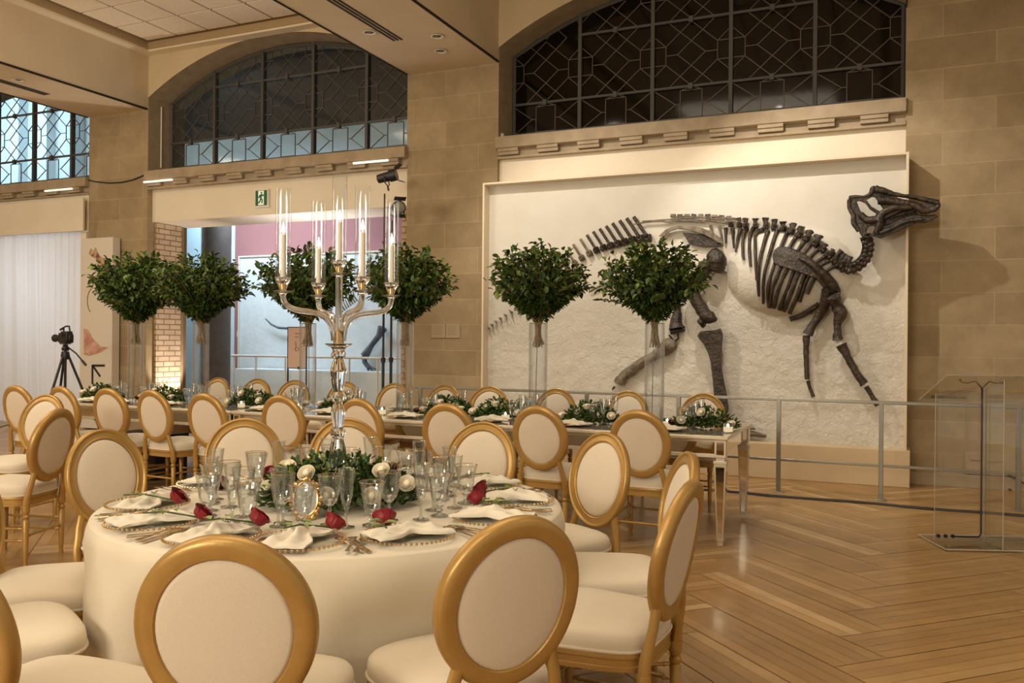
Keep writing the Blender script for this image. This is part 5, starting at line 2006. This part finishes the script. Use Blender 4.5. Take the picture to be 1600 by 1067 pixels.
PLACE = {'A': 'at the front setting, behind the biggest chair back', 'B': 'at the front right setting', 'C': 'before the edge-on chair at right',
         'D': 'at the far right setting, before the hidden chair', 'E': 'before the cream-fronted chair at right rear', 'F': 'before the rear chair right of the candelabra',
         'G': 'before the rear chair behind the candelabra', 'H': 'before the rear chair left of the candelabra', 'I': 'before the large cream chair at left rear',
         'J': 'at the leftmost setting by the cloth edge', 'K': 'at the left setting, lower of two', 'L': 'at the lower left setting beside the biggest chair'}
for i, (k, ang, rad, tw, lb) in enumerate(SEATS):
    a = SEATPOS[k]
    rd = Vector((cos(a), sin(a), 0))
    tg = Vector((sin(a), -cos(a), 0))       # to the sitter's ... right-hand side as seen facing the centre
    rz = a + pi / 2
    def at_(r, t, z=0):
        return TC + rd * r + tg * t + Vector((0, 0, TOP + z))
    PLT.put(at_(.725, 0), rz, 'clear glass charger with gold beaded rim ' + PLACE[k], 'glass charger plates')
    NAP[i % 3].put(at_(.715, 0, 0), rz + R.uniform(-.4, .4) + (pi / 2 if i % 4 == 1 else 0), 'white knotted linen napkin ' + PLACE[k], 'napkins of the round table')
    g = 'flatware of the round table'
    FRK.put(at_(.75, -.178, .001), rz + R.uniform(-.1, .1), 'inner gold-toned fork ' + PLACE[k], g)
    FRK.put(at_(.76, -.208, .001), rz + R.uniform(-.1, .1), 'outer gold-toned fork ' + PLACE[k], g)
    KNF.put(at_(.745, .178, .001), rz + R.uniform(-.08, .08), 'gold-toned knife ' + PLACE[k], g)
    SPN.put(at_(.75, .208, .001), rz + R.uniform(-.08, .08), 'gold-toned spoon ' + PLACE[k], g)
    GOB.put(at_(.50 + R.uniform(-.02, .02), .035, .001), R.uniform(0, 6), 'short gilt-rimmed water goblet ' + PLACE[k], 'water goblets of the round table')
    WIN.put(at_(.42 + R.uniform(-.01, .02), -.05, .001), R.uniform(0, 6), 'gilt-rimmed wine glass ' + PLACE[k], 'wine glasses of the round table')
    FLU.put(at_(.47 + R.uniform(-.02, .02), .125, .001), R.uniform(0, 6), 'slim cut champagne flute ' + PLACE[k], 'champagne flutes of the round table')
    rr = {'A': (.585, -.09, 1.2), 'B': (.64, .05, .3), 'C': (.60, -.10, .5), 'D': (.585, -.09, .3), 'E': (.585, -.1, .3), 'F': (.585, -.09, .2), 'G': (.585, -.09, .6), 'H': (.585, -.10, .3),
          'I': (.56, -.12, .2), 'J': (.60, -.10, -.4), 'K': (.585, -.10, .4), 'L': (.60, -.08, .8)}[k]
    # head towards the centre, stem lying out over the napkin
    RR.put(at_(rr[0], rr[1], .006 if rr[0] < .6 else .02), rz + pi / 2 - rr[2] * .5 - .2, 'single long-stemmed red rose ' + PLACE[k], 'red roses of the round table')

# gold oval frame with its easel back
of = thing('oval_frame', 'ornate gold oval mirror frame leaning among the flowers left of the candelabra', 'frame', TC + cam_uv(-.045, -.345) + Vector((0, 0, TOP)), YAW + .25)
def ofn(x, z, t):
    tl = radians(14)
    return (x, t * cos(tl) + z * sin(tl), z * cos(tl) - t * sin(tl) + .003)
mb = MB()
N = 48
ell = [(.043 * cos(2 * pi * q / N), .072 + .062 * sin(2 * pi * q / N)) for q in range(N)]
mb.tube([ofn(x, z, 0) for x, z in ell], .0045, 8, closed=True)
for q in range(24):
    a = 2 * pi * q / 24
    mb.ball(ofn(.053 * cos(a), .072 + .071 * sin(a), 0), .0072 if q % 3 else .011, 7, 5, jit=.15)
for dx in (-.025, .025):
    mb.ball(ofn(dx, .004, 0), .012, 8, 5)
mb.build('gilt_frame', 'gold_metal', of)
mb = MB()
mb.plate([[(.041 * cos(2 * pi * q / 32), .072 + .060 * sin(2 * pi * q / 32)) for q in range(32)]], ofn, -.001, .003)
mb.build('mirror_glass', 'mirror', of)
mb = MB()
for bx in ((-.014, .090, .014, .095), (-.012, .052, .012, .057), (-.016, .07, .018, .075)):
    mb.plate([[(bx[0], bx[1]), (bx[2], bx[1] + .012), (bx[2], bx[3] + .012), (bx[0], bx[3])]], ofn, -.0022, -.0012)
mb.build('script_lettering', 'sign_white', of)
mb = MB()
mb.bar((0, .032, .09), (0, .075, .004), .016, .003, up=(1, 0, 0))
mb.build('easel_leg', 'gold_metal', of)

# ------------------------------------------------------------------ settings of the long table
ALLG = 'settings of the long mirrored table'
wr2 = 0
DIN = Proto(make_dish())
seats = [(x, 6.05 + .22, 1, 'near side', i) for i, x in enumerate(FRONT_X[::-1])] + [(x, 7.20 - .22, -1, 'far side', i) for i, x in enumerate(BACK_X[::-1])]
for x, y, s, side, i in seats:
    x = min(x, XR - .24)
    x = max(x, XR - 3 * LL + .2)
    wh = 'on the %s of the long table, %s from the right' % (side, ORD[i])
    nv = [v for v in VASEX if abs(v - x) < .1]
    DIN.put((x, y, LTOP), 0, 'white dinner plate %s' % wh, 'dinner plates of the long table')
    NAP[(i + 1) % 3].put((x + .01, y - s * .01, LTOP), (0 if s > 0 else pi) + pi / 2 + R.uniform(-.5, .5), 'folded white napkin %s' % wh, 'napkins of the long table')
    ys = y + s * .19
    GOB.put((x + .11, ys, LTOP), 0, 'water goblet %s' % wh, 'water goblets of the long table')
    WIN.put((x + .17, ys + s * .075, LTOP), 0, 'wine glass %s' % wh, 'wine glasses of the long table')
    FLU.put((x + .20, ys - s * .015, LTOP), 0, 'champagne flute %s' % wh, 'champagne flutes of the long table')
CLU = [Proto(make_cluster(s, .24, .15, .17)) for s in (41, 42)]
LCL = [(165, 'at the left end by the tripod'), (262, 'before the brick pier'), (398, 'left of the candelabra arms'), (540, 'behind the candelabra stem'), (703, 'left below the museum label'), (785, 'right below the museum label'),
       (925, 'between the two right-hand vases'), (1105, 'at the right end of the table')]
for j, (px, wh) in enumerate(LCL):
    x = at(px, 620, 6.60).x
    y = 6.60
    while any(abs(v - x) < .30 and abs(y - 6.62) < .27 for v in VASEX):
        x += .02
    sc = (1.1, 1, .95) if px < 600 else (1.0, 1, 1)
    CLU[j % 2].put((x, y - .03, LTOP), R.uniform(-.2, .2), 'leafy greenery mound with white roses ' + wh, 'greenery mounds of the long table', sc)
    for q in range(5):
        dx = (-.19, -.10, .0, .10, .19)[q] + R.uniform(-.02, .02)
        dz = .15 - abs(dx) * .35 + R.uniform(-.02, .01)
        dy = (-.11, -.05, -.12, -.03, -.10)[q]
        tilt_put(WR, (x + dx, y - .03 + dy, LTOP + dz - .03), R.uniform(-.4, .4), R.uniform(.3, 1.1), 'white rose, %s from the left, in the mound %s' % (ORD[q], wh), 'white roses of the long table')
    if j in (1, 4, 6, 7):
        tilt_put(BR, (x - .24, y - .16, LTOP + .032), .5, .6, 'burgundy bloom left of the mound ' + wh, 'burgundy blooms of the long table')
RR.put((at(650, 635, 6.3).x + .1, 6.42, LTOP), 2.4, 'red rose on the long table, behind the glasses right of the candelabra', 'red roses of the long table')

def make_votive():
    t = thing('votive_candle', '', 'candle')
    mb = MB()
    mb.shell([(0, .002), (.033, .002), (.034, .07)], 20)
    mb.shell([(0, .008), (.030, .009), (.0315, .07)], 20)
    mb.build('glass_cup', 'crystal', t)
    mb = MB()
    mb.lathe([(0, .010), (.028, .010), (.029, .045), (0, .045)], 18)
    mb.build('wax', mat('glowing_wax', (.9, .82, .62), .5, emit=((1.0, .78, .45), .9)), t)  # wax emits by itself, standing in for flame light glowing through
    mb = MB()
    mb.lathe([(0, .046), (.004, .052), (.0045, .058), (0, .070)], 8)
    mb.build('flame', 'flame', t)
    return t
VOT = Proto(make_votive())
for px, y, lb in ((377, 6.33, 'below the third mound of greenery'), (466, 6.33, 'left of the candelabra stem'), (597, 6.35, 'right of the candelabra stem'), (1043, 6.5, 'at the foot of the rightmost vase'),
                  (1138, 6.30, 'at the right corner of the table'), (790, 6.42, 'left of the fifth vase'), (690, 6.4, 'below the museum label')):
    VOT.put((at(px, 630, y).x, y, LTOP), 0, 'glass votive candle on the long table ' + lb, 'votive candles on the long table')

# ================================================================== LECTERN
EX, EY = Vector((.935, .355, 0)).normalized(), Vector((-.355, .935, 0)).normalized()
lc = thing('acrylic_lectern', 'clear acrylic lectern with two thin goosenecks at the right edge', 'lectern', (.368, 6.61, 0), atan2(EX.y, EX.x))
mb = MB()
mb.box(0, .75, 0, .46, 0, .014)
mb.build('base_plate', 'acrylic', lc, bevel=.002)
def edges(mb, pts, r=.0032):
    mb.tube(pts, r, 4, closed=True)
mb = MB()
edges(mb, [(0, 0, .014), (.75, 0, .014), (.75, .46, .014), (0, .46, .014)], .005)
mb.build('base_edge', 'acrylic_edge', lc)
mb = MB()
mb.plate([[(.04, .014), (.71, .014), (.71, 1.07), (.04, 1.07)]], lambda x, z, t: (x, .27 + t, z), 0, .010)
mb.build('back_panel', 'acrylic', lc)
mb = MB()
edges(mb, [(.04, .275, .016), (.71, .275, .016), (.71, .275, 1.07), (.04, .275, 1.07)])
mb.build('panel_edge', 'acrylic_edge', lc)
mb = MB()
mb.plate([[(.0, .014), (.265, .014), (.265, 1.10), (.0, 1.19)]], lambda y, z, t: (.375 + t, y, z), 0, .012)
mb.build('centre_fin', 'acrylic', lc)
mb = MB()
edges(mb, [(.381, 0, .016), (.381, .265, .016), (.381, .265, 1.10), (.381, 0, 1.19)], .004)
mb.build('fin_edge', 'acrylic_edge', lc)
mb = MB()
mb.plate([[(0, 0), (.75, 0), (.75, .46), (0, .46)]], lambda x, y, t: (x, y, 1.21 - .20 * y / .46 + t), 0, .010)
mb.build('reading_shelf', 'acrylic', lc)
mb = MB()
edges(mb, [(0, 0, 1.215), (.75, 0, 1.215), (.75, .46, 1.015), (0, .46, 1.015)], .004)
mb.build('shelf_edge', 'acrylic_edge', lc)
mb = MB()
mb.tube([(.07, .43, 1.045), (.32, .43, 1.045)], .016, 8)
mb.build('paper_stop', 'stem', lc)
mb = MB()
gx0, gz0 = .36, 1.12
for s in (-1, 1):
    mb.tube([(gx0, .262, 1.0), (gx0 + s * .005, .262, gz0), (gx0 + s * .05, .262, gz0 + .045), (gx0 + s * .10, .262, gz0 + .03), (gx0 + s * .14, .262, gz0 + .035), (gx0 + s * .155, .262, gz0 + .05)], .004, 6)
    mb.ball((gx0 + s * .155, .262, gz0 + .052), .008, 8, 5)
mb.build('gooseneck', 'black', lc)
mb = MB()
mb.tube([(.36, .262, 1.0), (.36, .262, .3), (.36, .262, .07), (.34, .255, .05), (.24, .25, .05), (.16, .25, .052)], .006, 6)
mb.build('cable', 'black', lc)
for k in range(3):
    mb = MB()
    mb.lathe([(0, 0), (.014, 0), (.014, .012), (0, .012)], 12, mtx=Matrix.Translation((.06 + k * .05, .262, .052)) @ Matrix.Rotation(radians(90), 4, 'X'))
    mb.build('socket', 'black', lc)

# ================================================================== VIDEO CAMERA ON TRIPOD
tx, ty = -9.67, 7.76
tr = thing('camera_tripod', 'black three-legged tripod under the video camera by the white drapes', 'tripod', (tx, ty, 0), .3)
mb = MB()
mb.tube([(0, 0, .75), (0, 0, 1.26)], .017, 10)
mb.lathe([(0, 1.14), (.045, 1.14), (.055, 1.18), (.045, 1.24), (0, 1.25)], 14)
mb.build('centre_column', 'black', tr)
mb = MB()
mb.lathe([(0, 1.25), (.04, 1.25), (.048, 1.28), (.03, 1.31), (.035, 1.33), (0, 1.335)], 14)
mb.box(-.04, .04, -.06, .06, 1.335, 1.35)
mb.build('fluid_head', 'black', tr)
mb = MB()
mb.tube([(.03, 0, 1.30), (.16, -.02, 1.22), (.30, -.04, 1.08)], .010, 8)
mb.tube([(.25, -.033, 1.13), (.31, -.042, 1.07)], .016, 8)
mb.build('pan_handle', 'black', tr)
for k in range(3):
    a = radians(20 + 120 * k)
    mb = MB()
    c_, s_ = cos(a), sin(a)
    mb.tube([(.04 * c_, .04 * s_, 1.18), (.25 * c_, .25 * s_, .64)], .016, 8)
    mb.tube([(.25 * c_, .25 * s_, .66), (.36 * c_, .36 * s_, .36)], .020, 8)
    mb.tube([(.36 * c_, .36 * s_, .38), (.49 * c_, .49 * s_, .012)], .013, 8)
    mb.ball((.49 * c_, .49 * s_, .015), .015, 8, 6)
    mb.build('leg', 'black', tr)
vc = thing('video_camera', 'black video camera with top handle mounted on the tripod', 'camera', (tx, ty, 1.351), radians(-15))
mb = MB()
mb.box(-.10, .12, -.05, .05, .0, .12)
mb.box(-.02, .14, -.055, .03, .02, .15)
mb.box(.12, .17, -.03, .03, .03, .10)
mb.build('body', 'black', vc, bevel=.01)
mb = MB()
mb.tube([(-.10, 0, .06), (-.17, 0, .06), (-.172, 0, .06), (-.24, 0, .06)], [.035, .035, .04, .042], 14)
mb.tube([(-.24, 0, .06), (-.29, 0, .06)], [.043, .052], 14)
mb.build('lens', 'black', vc)
mb = MB()
mb.tube([(-.05, 0, .12), (-.05, 0, .20), (.02, 0, .215), (.10, 0, .215), (.12, 0, .15)], .011, 8)
mb.build('top_handle', 'black', vc)
mb = MB()
mb.tube([(-.10, -.02, .17), (-.02, -.02, .19)], .014, 8)
mb.tube([(-.05, .0, .18), (-.05, -.02, .18)], .006, 6)
mb.build('microphone', 'black', vc)
mb = MB()
mb.box(.04, .12, -.10, -.085, .08, .13)
mb.tube([(.08, -.05, .10), (.08, -.09, .10)], .006, 6)
mb.build('monitor', 'black', vc)

# ================================================================== LIGHT STANDS
def light_stand(x, y, h, lb):
    t = thing('light_stand', lb, 'light stand', (x, y, 0))
    mb = MB()
    mb.tube([(0, 0, .18), (0, 0, 1.2)], .018, 8)
    mb.tube([(0, 0, 1.15), (0, 0, 2.2)], .014, 8)
    mb.tube([(0, 0, 2.15), (0, 0, h)], .010, 8)
    mb.build('pole', 'black', t)
    for z in (1.18, 2.18):
        mb = MB()
        mb.lathe([(0, z - .03), (.026, z - .03), (.028, z + .03), (0, z + .03)], 10)
        mb.build('collar', 'black', t)
    for k in range(3):
        a = radians(40 + 120 * k)
        mb = MB()
        mb.tube([(0, 0, .62), (.42 * cos(a), .42 * sin(a), .012)], .010, 6)
        mb.tube([(0, 0, .20), (.20 * cos(a), .20 * sin(a), .33)], .007, 6)
        mb.build('leg', 'black', t)
    return t
def stage_lamp(loc, rz, tilt, lb, k=1.0, fres=False):
    t = thing('stage_lamp', lb, 'lamp', loc, rz)
    t.rotation_euler = (0, tilt, rz)
    mb = MB()
    def cyl(x0, x1, r0, r1):
        mb.tube([(x0 * k, 0, 0), (x1 * k, 0, 0)], [r0 * k, r1 * k], 18)
    cyl(-.12, .06, .062, .070)
    cyl(.06, .16, .085, .085)
    mb.tube([(-.13 * k, 0, 0), (-.115 * k, 0, 0)], [.04 * k, .055 * k], 14)
    mb.build('housing', 'black', t)
    mb = MB()
    mb.lathe([(0, 0), (.07 * k, 0), (.05 * k, .01 * k), (0, .018 * k)], 18, mtx=Matrix.Translation((.161 * k, 0, 0)) @ Matrix.Rotation(radians(90), 4, 'Y'))
    mb.build('lens', mat('lamp_lens', (.25, .23, .18), .1, coat=.5), t)
    for s, nm in ((1, 'barn_door'), (-1, 'barn_door')):
        mb = MB()
        mb.bar((.16 * k, 0, s * .085 * k), (.25 * k, 0, s * .13 * k), .15 * k, .004, up=(0, 0, 1))
        mb.build(nm, 'black', t)
    mb = MB()
    mb.tube([(0, -.09 * k, .0), (0, -.09 * k, -.10 * k), (0, 0, -.13 * k), (0, .09 * k, -.10 * k), (0, .09 * k, 0)], .008 * k, 6)
    mb.tube([(0, 0, -.13 * k), (0, 0, -.20 * k)], .014 * k, 8)
    mb.build('yoke', 'black', t)
    return t
p = at(601, 300, 8.9)
light_stand(p.x, 8.9, 3.20, 'taller thin black light stand in front of the brick pier')
stage_lamp((at(603, 284, 8.9).x, 8.9, 3.40), radians(12), radians(-12), 'black stage lamp on top of the taller light stand', .85)
p2 = at(613, 320, 9.1)
light_stand(p2.x, 9.1, 2.90, 'shorter black light stand beside the stone pier')
stage_lamp((at(621, 322, 9.1).x, 9.1, 3.06), radians(-50), radians(8), 'black stage lamp facing forward on the shorter light stand', .95)

# small foot of a stand at the far left
mb = MB()
p = floor_at(15, 668)
mb.tube([(0, 0, .012), (0, 0, .14)], .012, 8)
for k in range(3):
    a = 2 * pi * k / 3
    mb.tube([(0, 0, .05), (.14 * cos(a), .14 * sin(a), .01)], .008, 6)
tag(mb.build('drape_stand_foot', 'black', loc=(p.x, p.y, 0)), 'small black stand foot on the floor at the far left below the drapes', 'stand')
